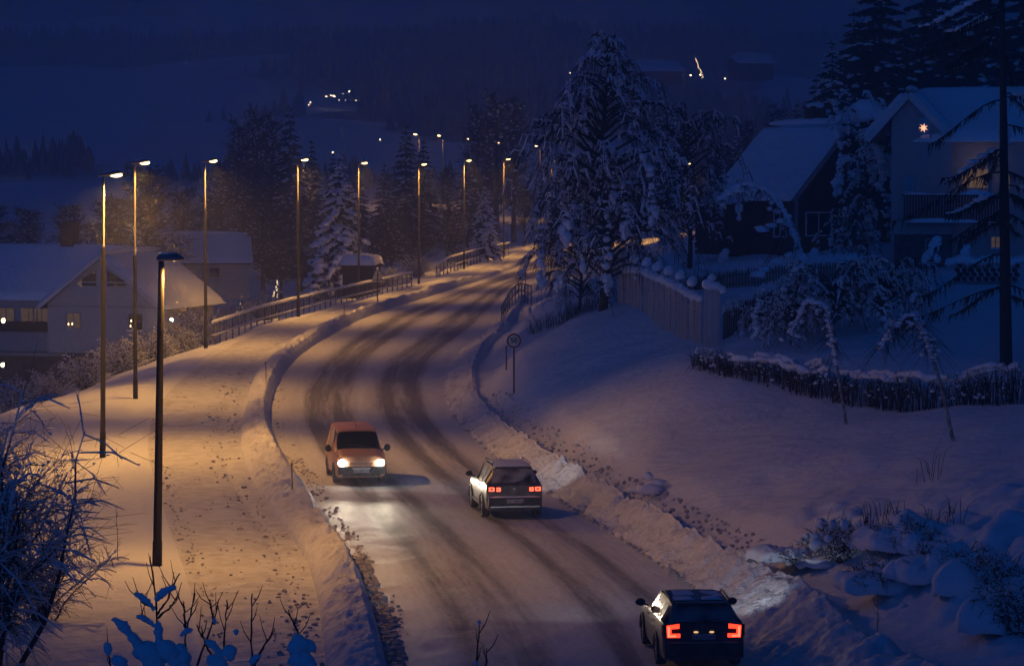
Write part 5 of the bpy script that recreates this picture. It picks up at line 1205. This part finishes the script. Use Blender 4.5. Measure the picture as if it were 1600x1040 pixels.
q = MB(); cxm = xa(60); q.box((cxm, 4.4, hw_ + .45), (.95, .9, 1.9)); ch = q.build('chimney', M['brick'], hA); q = MB(); q.box((cxm, 4.4, hw_ + 1.45), (1.1, 1.05, .12)); q.ell((cxm, 4.4, hw_ + 1.52), (.5, .48, .16)); q.build('chimney_cap', M['brick'], ch)
q = MB(); q.box((xa(20), .9, zA(520)), (6.0, .15, .12)); q.box((xa(20), .9, zA(512)), (5.6, .06, .62)); q.build('balcony_rail', M['wood_dark'], hA)
q = MB(); q.box((xa(20), 1.0, -.15), (6.2, 2.4, .2)); q.build('balcony_floor', M['trim_dim'], hA)
for u in (-12, 26, 48): window(hA, (xa(u), 1.2, zA(498)), (1, 0, 0), (0, -1, 0), 1.25, 1.3, 'trim_dim', 'lit_dim')
def glow(name, tx, cat, p, r, m='white_lamp', group=None, watt=0):
    q = MB(); q.ell((0, 0, 0), (r, r, r * 1.25), 10, 7); q.box((0, .02 + r, r * .9), (r * 1.1, r * 2, r * .4)); o = q.build(name, M[m], None); o.location = tuple(p); tag(o, tx, cat, group)
    if watt:
        li = bpy.data.lights.new('lamp_light', 'POINT'); li.energy = watt; li.color = (1, .72, .38); li.shadow_soft_size = .1; lo = bpy.data.objects.new('lamp_light', li); link(lo, o); lo.location = (0, -r * 2.2, 0)
def on_house(u, v, Y): return at(u, v, Y)
glow('porch_lamp', 'glowing porch lamp on the balcony of the white house', 'lamp', at(5, 501, 189.5), .13, 'white_lamp', None, 14)
glow('basement_lamp', 'glowing lamp by the basement door under the balcony of the white house', 'lamp', at(4, 570, 188), .12, 'white_lamp', None, 9)
glow('wall_lamp', 'whitish lamp on the right side of the white house', 'lamp', at(268, 500, 190), .12, 'cool_lamp', None, 6)
for u, v, tx in [(107, 506, 'left candle light in the lit window of the white house'), (113, 505.5, 'right candle light in the lit window of the white house'), (205, 501, 'upper candle light in the dark window of the white house'), (204, 509, 'lower candle light in the dark window of the white house')]:
    q = MB(); q.lathe([(.001, -.08), (.035, -.08), (.04, .02), (.015, .07), (.001, .09)], (0, 0, 0), (0, 0, 1), 8); o2 = q.build('candle', M['candle'], None); o2.location = tuple(at(u, v, 190.2)); o2['label'] = tx; o2['category'] = 'candle'; o2['group'] = 'candles in the windows'

# plainer neighbours behind it
def cottage(tx, u0, u1, v_ridge, v_eave, v_base, Y, rz, Lc, wallm, name='house', cat='house', win=True, sn=.45, ov=.4):
    w = (u1 - u0) / ppm(Y); o = at((u0 + u1) / 2, v_base, Y); t = thing(name, tx, cat, o, rz); ze = at(0, v_eave, Y)[2] - o[2]; zr_ = at(0, v_ridge, Y)[2] - o[2] - sn
    # ridge runs across the view: gable frame turned a quarter
    W2, D = w / 2, Lc; q = MB(); 
    q.prism([(-D / 2, -1.5), (D / 2, -1.5), (D / 2, ze), (0, zr_), (-D / 2, ze)], (-W2 + ov, 0, 0), (0, 1, 0), (0, 0, 1), w - 2 * ov); q.build('wall', M[wallm], t)
    q = MB(); s_ = MB(); p_ = (zr_ - ze) / (D / 2)
    for s in (-1, 1):
        a, b, c, d = V3(-W2, 0, zr_ + .03), V3(W2, 0, zr_ + .03), V3(W2, s * (D / 2 + ov), ze - ov * p_ + .03), V3(-W2, s * (D / 2 + ov), ze - ov * p_ + .03)
        q.add([a, b, c, d] + [x + V3(0, 0, .12) for x in (a, b, c, d)], [(0, 1, 2, 3), (4, 5, 6, 7), (2, 3, 7, 6), (0, 3, 7, 4), (1, 2, 6, 5)]); s_.pillow(a + V3(0, 0, .123), b + V3(0, 0, .123), c + V3(0, -.0, .123), d + V3(0, 0, .123), sn, 18, .15, 9 + s, pw=9)
    s_.ell((0, 0, zr_ + .16 + sn * .4), (W2 - .1, .5, sn * .7), 10, 10); r = q.build('roof', M['wood_dark'], t); s_.build('roof_snow', M['snow'], r)
    if win: window(t, (w * .15, -D / 2, ze * .5), (1, 0, 0), (0, -1, 0), 1.0, 1.0, 'trim_dim')
    return t
cottage('snow roofed house dim behind the white house, right of its gable', 222, 392, 364, 408, 440, 270, math.radians(8), 8, 'wall_grey')
cottage('low garage with a flat snowy roof beyond the white house', 412, 502, 386, 399, 424, 318, 0, 5, 'wood_dark', 'garage', 'garage', False, .5)
cottage('small dark shed under a thick tilted cushion of snow beside the loaded spruce', 536, 594, 400, 416, 444, 246, math.radians(-12), 2.6, 'wood_dark', 'shed', 'shed', False, .75, .25)

# brown house at the right
Yc = 158.0; kc = 1 / ppm(Yc)
pe = at(1232, 316, Yc); apx = at(1322, 200, Yc)
al = math.radians(31); a_ = np.array([-math.sin(al), math.cos(al)]); b_ = np.array([-math.cos(al), -math.sin(al)])
wC = 6.6; zC0 = gz(pe[0], Yc); ez = pe[2] - zC0; pC = (apx[2] - pe[2]) / (wC / 2 + .5)
oc = np.array([pe[0], Yc]) - b_ * (wC / 2 + .5)
hC = thing('house', 'dark brown timber house under a steep slab of snow, chimney on the ridge', 'house', (oc[0], oc[1], zC0), al)
ehC = ez + .5 * pC; LC = 6.8
gable_walls(hC, wC, LC, ehC, pC, 'wall_brown', z0=-1.5); hpC, rC = gable_roof(hC, wC, LC, ehC, pC, .5, .42, seed=12, oe=.45)
q = MB(); q.box((.25, 3.0, hpC + .25), (.95, .8, 2.1)); cc = q.build('chimney', M['brick'], rC); q = MB(); q.ell((.25, 3.0, hpC + 1.3), (.55, .5, .22)); q.build('chimney_snow', M['snow_soft'], cc)
window(hC, (-1.75, 0, 1.75), (1, 0, 0), (0, -1, 0), 1.75, 1.35, 'trim', 'glass_dark', (1, 0)); window(hC, (1.0, 0, 4.9), (1, 0, 0), (0, -1, 0), 1.5, 1.1, 'trim_dim', 'glass_dark', (1, 0)); window(hC, (1.6, 0, 1.75), (1, 0, 0), (0, -1, 0), 1.2, 1.3, 'trim_dim', 'glass_dark', (1, 0))
for y in (1.4, 5.0): window(hC, (-wC / 2, y, 1.7), (0, -1, 0), (-1, 0, 0), 1.1, 1.4, 'trim', 'glass_dark', (1, 1))
q = MB(); q.box((-wC / 2 + .02, -.04, ehC / 2 - .1), (.16, .10, ehC - .2)); q.build('corner_board', M['trim_dim'], hC)
q = MB(); q.box((1.6, -.7, 3.75), (3.6, 1.4, .16)); q.box((1.6, -1.37, 4.2), (3.6, .06, .8)); bal = q.build('balcony', M['wood_dark'], hC); q = MB(); q.pillow((-.2, -1.5, 4.6), (3.4, -1.5, 4.6), (3.4, -1.2, 4.6), (-.2, -1.2, 4.6), .22, 10, .3, 4); q.build('balcony_snow', M['snow_soft'], bal)
q = MB(); q.box((-wC / 2 - 1.0, 5.6, 1.35), (2.0, 2.4, 2.7)); po = q.build('porch', M['wood_dark'], hC); q = MB(); q.pillow((-wC / 2 - 2.4, 4.2, 2.72), (-wC / 2 + .0, 4.2, 3.0), (-wC / 2 + .0, 7.0, 3.0), (-wC / 2 - 2.4, 7.0, 2.72), .38, 10, .2, 7); q.build('porch_snow', M['snow'], po)

# grey house with the star
Yd = 148.0; kd = 1 / ppm(Yd); od = at(1418, 420, Yd); zd0 = gz(od[0], Yd) ; od[2] = zd0
zD = lambda v: at(1418, v, Yd)[2] - zd0
xd = lambda u: (u - 1418) * kd
hD = thing('house', 'tall pale grey house with a lit star in its gable and a lit balcony', 'house', od, math.radians(-11))
zcl = zD(366)
q = MB(); q.prism([(xd(1392), zcl), (xd(1486), zcl), (xd(1486), zD(218)), (0, zD(157)), (xd(1392), zD(186))], (0, 0, 0), (1, 0, 0), (0, 0, 1), -7.0); q.build('gable_wall', M['wall_grey'], hD)
q = MB(); q.prism([(xd(1392) + .15, -1.5), (xd(1486), -1.5), (xd(1486), zcl), (xd(1392) + .15, zcl)], (0, .12, 0), (1, 0, 0), (0, 0, 1), -6.8); q.build('ground_floor_wall', M['stone'], hD)
q = MB(); s_ = MB(); ap = zD(150)
for ua, va, sd in ((1354, 222, -1), (1481, 214, 1)):
    a, b, c, d = V3(0, -.5, ap), V3(0, 8, ap), V3(xd(ua), 8, zD(va)), V3(xd(ua), -.5, zD(va)); n = (b - a).cross(d - a).normalized(); n = n if n.z > 0 else -n
    q.add([a, b, c, d] + [x + n * .14 for x in (a, b, c, d)], [(0, 1, 2, 3), (4, 5, 6, 7), (0, 3, 7, 4), (1, 2, 6, 5), (2, 3, 7, 6)]); s_.pillow(a + n * .143, b + n * .143, c + n * .143, d + n * .143, .38, 20, .1, 15 + sd, pw=9)
rD = q.build('roof', M['trim_dim'], hD); s_.ell((0, 3.75, ap + .42), (.3, 4.1, .2), 10, 8); s_.build('roof_snow', M['snow'], rD)
q = MB()
for ua, va in ((1354, 222), (1481, 214)): q.bar(V3(0, -.54, ap + .08), V3(xd(ua), -.54, zD(va) + .08), .06, .34)
q.build('bargeboard', M['trim'], rD)
# main body to the right, ridge across
q = MB(); q.prism([(.6, -1.5), (8.4, -1.5), (8.4, zD(216)), (4.5, zD(140)), (.6, zD(216))], (xd(1486) + .004, 0, 0), (0, 1, 0), (0, 0, 1), 9.0); q.build('main_wall', M['wall_grey'], hD)
q = MB(); q.pillow((xd(1425), -.1, zD(216) - .2), (xd(1486) + 9.4, -.1, zD(216) - .2), (xd(1486) + 9.4, 4.5, zD(140) + .1), (0, 4.5, zD(140) + .1), .40, 24, .08, 22, pw=10); q.build('main_roof_snow', M['snow'], rD)
f = window(hD, (xd(1443), 0, zD(199)), (1, 0, 0), (0, -1, 0), .62, 1.15, 'trim_dim', 'glass_dark', (0, 0))
window(hD, (xd(1419), 0, zD(288)), (1, 0, 0), (0, -1, 0), .62, .85, 'trim_dim', 'glass_dark', (2, 1)); 
for u in (1456, 1503): window(hD, (xd(u), .12 if u < 1486 else .6, zD(392)), (1, 0, 0), (0, -1, 0), .66, 1.25, 'trim_dim', 'glass_dark', (1, 1))
window(hD, (xd(1553), .6, zD(378)), (1, 0, 0), (0, -1, 0), .5, .7, 'trim_dim', 'lit_dim', (1, 1))
q = MB(); q.box((xd(1521), .57, zD(279)), (1.35, .03, .95)); q.build('lit_doorway', M['lit_warm'], hD); q = MB(); q.box((xd(1566), .57, zD(285)), (.5, .03, .7)); q.build('lit_doorway', M['lit_dim'], hD)
q = MB(); q.box((xd(1490), -.75, zD(346)), (5.2, 1.5, .16)); q.box((xd(1490), -1.47, zD(305)), (5.2, .07, .09)); bl = q.build('balcony', M['wood_dark'], hD)
q = MB()
for x in np.arange(xd(1415), xd(1563), .145): q.box((x, -1.47, zD(325)), (.085, .04, 1.22))
q.build('balusters', M['wood_dark'], bl)
q = MB(); q.pillow((xd(1413), -1.62, zD(304)), (xd(1563), -1.62, zD(304)), (xd(1563), -1.36, zD(304)), (xd(1413), -1.36, zD(304)), .16, 20, .8, 4, pw=5); q.pillow((xd(1412), -1.72, zD(347)), (xd(1563), -1.72, zD(347)), (xd(1563), -1.5, zD(347)), (xd(1412), -1.5, zD(347)), .14, 18, .7, 8, pw=5); q.build('balcony_snow', M['snow_soft'], bl)
for u in (1545,): q = MB(); q.box((xd(u), -1.4, zD(270)), (.2, .2, 2.5)); q.build('balcony_post', M['trim_dim'], bl)
# the paper star
ps_ = at(1443, 200, Yd - .22); q = MB(); V = []; n = 7
for i in range(2 * n): a = math.pi * i / n + .2; r_ = .25 if i % 2 == 0 else .10; V.append((r_ * math.sin(a), 0, r_ * math.cos(a)))
V += [(0, -.09, 0), (0, .06, 0)]; q.add(V, [(i, (i + 1) % (2 * n), 2 * n) for i in range(2 * n)] + [((i + 1) % (2 * n), i, 2 * n + 1) for i in range(2 * n)]); o = q.build('paper_star', M['star'], None); o.location = tuple(ps_); tag(o, 'glowing pointed paper star hanging in the gable window of the grey house', 'star lamp')
li = bpy.data.lights.new('porch_light', 'POINT'); li.energy = 5; li.color = (1, .6, .25); li.shadow_soft_size = .15; lo = bpy.data.objects.new('porch_light', li); link(lo, hD); lo.location = (xd(1528), -.4, zD(258))

# ------------------------------------------------------------------ FENCES AND GARDEN
def board_fence(tx, P, H, bw=.55, gap=.06, m='wood_pale', caps=True, balls=0, name='board_fence', group=None, top=0.18):
    P = np.array(P); d = np.concatenate([[0], np.cumsum(np.linalg.norm(np.diff(P, axis=0), axis=1))]); o = P[0].copy(); t = thing(name, tx, 'fence', o, 0, group); q, s_ = MB(), NB(); sc, sr = [], []; s = 0
    pt = lambda s: np.array([np.interp(s, d, P[:, c]) for c in range(3)]) - o
    while s + bw < d[-1]:
        a, b = pt(s), pt(s + bw); h = H + rnd(-.06, .06); m_ = (a + b) / 2; m_[2] = min(a[2], b[2]); q.bar(m_ + [0, 0, -.6], m_ + [0, 0, h], float(np.linalg.norm(b - a)), .05, up=tuple(np.cross(b - a, [0, 0, 1]) / np.linalg.norm(b - a)))
        if caps:
            for f in np.linspace(.1, .9, max(2, int(bw / .14))): w_ = min(bw * .33, .16) * rnd(.85, 1.15); sc.append(a + (b - a) * f + [0, 0, h + top * .35 - .05 * abs(f - .5)]); sr.append((w_, w_ * 1.0, top * rnd(.7, 1.2)))
        s += bw + gap
    q.build('boards', M[m], t)
    q = MB()
    for z in (.35, H * .75): q.bar(pt(0) + [0, .05, z], pt(d[-1]) + [0, .05, z], .04, .10) if len(P) == 2 else [q.bar(P[i] - o + [0, .05, z], P[i + 1] - o + [0, .05, z], .04, .10) for i in range(len(P) - 1)]
    q.build('rails', M[m], t)
    for i in range(balls):
        p = pt(d[-1] * (i + .3) / balls * .98); q = MB(); q.bar(p + [0, .12, -.4], p + [0, .12, H + .42], .07, .07, (1, 0, 0)); po = q.build('post', M['wood_grey'], t); n_ = NB(); c = p + [0, .12, H + .52 + rnd(-.05, .1)]; n_.blobs(np.array([c, c + [.05, 0, .1], c - [.06, 0, .05]]), np.array([[.22, .2, .20], [.16, .16, .15], [.17, .16, .14]]), .06); n_.build('snow_ball', M['snow_soft'], po)
    if sc: s_.blobs(np.array(sc), np.array(sr), .10); s_.build('snow_cap', M['snow_soft'], t)
    return t
fA = [at(967, 472, 131.5), at(1010, 492, 125.5), at(1098, 530, 112.5)]
fA = [np.array([p[0], p[1], gz(p[0], p[1]) - .05]) for p in fA]
board_fence('pale board fence of wide planks with snow balls on its posts, right of the birch', fA, 1.75, .95, .42, balls=7)
fc = at(1112, 530, 111); fc[2] = gz(fc[0], 111.0); t = thing('gate_post', 'snow plastered corner pillar at the right end of the board fence', 'fence post', fc)
q = MB(); q.box((-.0, 0, 1.0), (.62, .3, 2.6)); pp = q.build('pillar', M['wood_pale'], t); n_ = NB(); n_.blobs(np.array([[-.15, 0, 2.5], [.12, 0, 2.42], [.0, .0, 2.75], [.38, 0, 2.30]]), np.array([[.24, .22, .24], [.26, .22, .2], [.18, .18, .16], [.2, .2, .18]]), .08); n_.build('snow_cap', M['snow_soft'], pp)
def gp(u, v, Y): p = at(u, v, Y); p[2] = gz(p[0], Y); return p
board_fence('lower grey picket fence with a rounded snow top right of the corner pillar', [gp(1130, 515, 112), gp(1185, 515, 114), gp(1245, 512, 116)], 1.15, .12, .05, 'wood_grey', True, name='picket_fence', group='picket fences', top=.26)
board_fence('long sagging picket fence with thick snow in front of the brown house', [gp(1062, 440, 140), gp(1130, 440, 142), gp(1200, 440, 141), gp(1262, 440, 140), gp(1340, 432, 141)], 1.05, .11, .05, 'wood_grey', True, name='picket_fence', group='picket fences', top=.34)
# woodpile, planters and snowy garden things in front of the grey house
for i, (u, v, Y, s_, tx) in enumerate([(1448, 432, 138, .75, 'small snowy garden plant left of the two before the grey house'), (1460, 436, 136, 1.1, 'tall snowy garden plant right of the two before the grey house'), (1508, 445, 130, .8, 'round snow covered garden plant under the right ground floor window'), (1270, 398, 145, .9, 'snow ball plant before the window of the brown house'), (1131, 398, 150, .9, 'snow ball plant left of the brown house')]):
    p = gp(u, v, Y); q, n_ = NB(), NB(); q.tube(np.array([[0, 0, -.3], [0, .0, .9 * s_], [.03, 0, 1.5 * s_]]), [.04, .03, .02], 5); n_.blobs(np.array([[0, 0, 1.35 * s_], [.1, 0, 1.6 * s_], [-.12, 0, 1.1 * s_], [.12, 0, .8 * s_]]), np.array([[.3, .28, .28], [.22, .2, .2], [.22, .2, .2], [.16, .16, .2]]) * s_, .1)
    plant('garden_plant', tx, 'plant', p, (q, n_), ('twig', 'snow_soft'), ('stem', 'snow'))
p = gp(1540, 478, 122); t = thing('woodpile', 'long dark woodpile under rounded snow beside the grey house', 'woodpile', p, math.radians(-6)); q = MB()
for i in range(9):
    for j in range(4 - i % 2): q.lathe([(.001, 0), (.1, 0), (.1, .9), (.001, .9)], (-1.2 + i * .3 + (j % 2) * .1, -.45, .1 + j * .19), (0, 1, 0), 8)
q.build('logs', M['bark'], t); n_ = NB(); xs = np.linspace(-1.5, 1.5, 22); n_.blobs(np.stack([xs, 0 * xs, .86 + .06 * np.sin(xs * 5)], 1), np.stack([.26 + 0 * xs, .5 + 0 * xs, .22 + .05 * np.cos(xs * 7)], 1), .08); n_.build('snow_cap', M['snow_soft'], t)

# little fairy lit trees and the far lights
def fairy(tx, u, v_top, v_base, Y, lean, cnt, wdt, r, m='fairy'):
    b = at(u, v_base, Y); h = (v_base - v_top) / ppm(Y); t = thing('lit_tree', tx, 'christmas tree', b); q = NB(); q.tube(np.array([[0, 0, -6 if Y > 400 else -1], [0, 0, 0], [lean, 0, h]]), [.05, .05, .02], 5); q.build('trunk', M['twig'], t); n_ = NB(); c = []
    for i in range(cnt): f = i / (cnt - 1); c.append((lean * f + rnd(-1, 1) * wdt * (1 - f), rnd(-.2, .2), h * f))
    n_.blobs(np.array(c), np.full((cnt, 3), r), .05, ICO1); n_.build('fairy_lights', M[m], t)
fairy('little garden tree wound with fairy lights behind the long railing', 431, 438, 464, 205, .12, 22, .26, .030)
fairy('bare little tree with a few lights left of the fairy lit one', 376, 463, 486, 200, .1, 5, .3, .022)
fairy('tall leaning line of fairy lights high on the far slope', 1098, 92, 122, 900, -2.2, 26, .5, .13, 'hill_fairy')
GH = 'house lights on the far hillside'
for u, v, Y, r, tx in [(521, 150, 1150, .34, None), (546, 143, 1150, .30, None), (517, 149, 1150, .2, None), (510, 151, 1150, .26, None), (523, 151, 1150, .24, None), (485, 160, 1120, .24, None), (482, 164, 1120, .2, None), (530, 156, 1150, .15, None), (540, 157, 1150, .14, None), (536, 146, 1150, .14, None), (556, 157, 1150, .14, None), (292, 99, 1300, .18, None), (592, 200, 800, .22, None), (594, 218, 700, .14, None), (634, 199, 800, .12, None), (520, 238, 520, .10, None),
        (1046, 116, 900, .22, 'leftmost light of the row under the leaning fairy lights'), (1065, 110, 900, .27, 'upper of the stacked pair of hill lights left of the leaning fairy lights'), (1066, 118, 900, .27, 'lower of the stacked pair of hill lights left of the leaning fairy lights'), (1079, 118, 900, .28, 'hill light between the stacked pair and the leaning fairy lights'), (1094, 117, 900, .24, 'hill light at the foot of the leaning fairy lights'), (1133, 123, 900, .20, 'left of the two hill lights between birch and spruces'), (1163, 121, 900, .22, 'right of the two hill lights between birch and spruces'), (965, 135, 900, .24, 'hill light seen through the thin top of the big birch'), (891, 114, 900, .16, 'faint hill light left of the top of the big birch'), (1124, 244, 330, .07, 'small light low in the wood right of the drooping tree'), (1356, 125, 260, .055, 'cold small light among the spruces, nearer the grey roof'), (1323, 125, 260, .06, 'cold small light among the spruces, farther from the grey roof')]:
    p = at(u, v, Y); q = MB(); r *= .75; q.ell((0, 0, 0), (r, r, r), 8, 6); o = q.build('distant_lamp', M['hill_light'] if Y > 400 else M['fairy'], None); o.location = tuple(p); tag(o, tx or 'tiny house light far away on the misty hillside', 'lamp', GH)
# one far car seen through the birch
p = on(909, 401, .7); q = MB(); q.ell((0, 0, 0), (.12, .06, .09)); 

# houses on the far slope, just snowy roofs in the mist
for tx, u0, u1, vr, ve, vb, Y in [('misty house with a long snowy roof high behind the big birch', 965, 1065, 95, 112, 124, 820), ('misty house with a snowy roof below the leaning fairy lights', 1140, 1205, 84, 100, 118, 860)]:
    cottage(tx, u0, u1, vr, ve, vb, Y, math.radians(12), 12, 'wood_dark', 'house', 'house', False, 1.2, 1.0)

# ------------------------------------------------------------------ FALLING SNOW
q = NB(); c, r_ = [], []
for i, h in enumerate(HEADS[:9]):
    for _ in range([110, 2900, 2200, 1200, 900, 700, 500, 400, 300][i]):
        R_ = (7.0 if i else 2.6) * rnd(.05, 1) ** .55; az = rnd(0, 6.28); el = rnd(.0, 1.0) ** .8 * 1.5; d = np.array([math.cos(az) * math.cos(el), math.sin(az) * math.cos(el), -math.sin(el)]) * R_; d[0] += .25 * R_ + .1
        c.append(h + d + [0, 0, -.15]); w = rnd(.0028, .0065) * (.75 + h[1] / 300); r_.append((w, w, w * 1.5))
vf = np.array([van.location.x, van.location.y, 0]); hd_ = np.array([math.sin(math.radians(8.4)), -math.cos(math.radians(8.4)), 0])
for _ in range(1500):
    s = rnd(.1, 1) ** 1.3 * 6; c.append(vf + hd_ * (2.3 + s) + np.array([rnd(-1.3, 1.3) * (1 + s * .12), 0, rnd(.05, 1.1)])); w = rnd(.003, .008); r_.append((w, w, w * 1.2))
q.blobs(np.array(c), np.array(r_), .1, ICO1); kind(q.build('falling_snow', M['flake']), 'stuff')

# ------------------------------------------------------------------ SNOWY AIR
m = bpy.data.materials.new('snowy_air'); m.use_nodes = True; nt = m.node_tree; nt.nodes.clear(); ou = nt.nodes.new('ShaderNodeOutputMaterial'); vo = nt.nodes.new('ShaderNodeVolumePrincipled')
vo.inputs['Color'].default_value = (.80, .91, 1.0, 1); vo.inputs['Density'].default_value = HAZE; vo.inputs['Anisotropy'].default_value = .25; nt.links.new(vo.outputs[0], ou.inputs['Volume'])
q = MB(); q.box((0, 1460, 160), (2700, 3160, 340)); o = q.build('haze', m, None); kind(o, 'stuff')
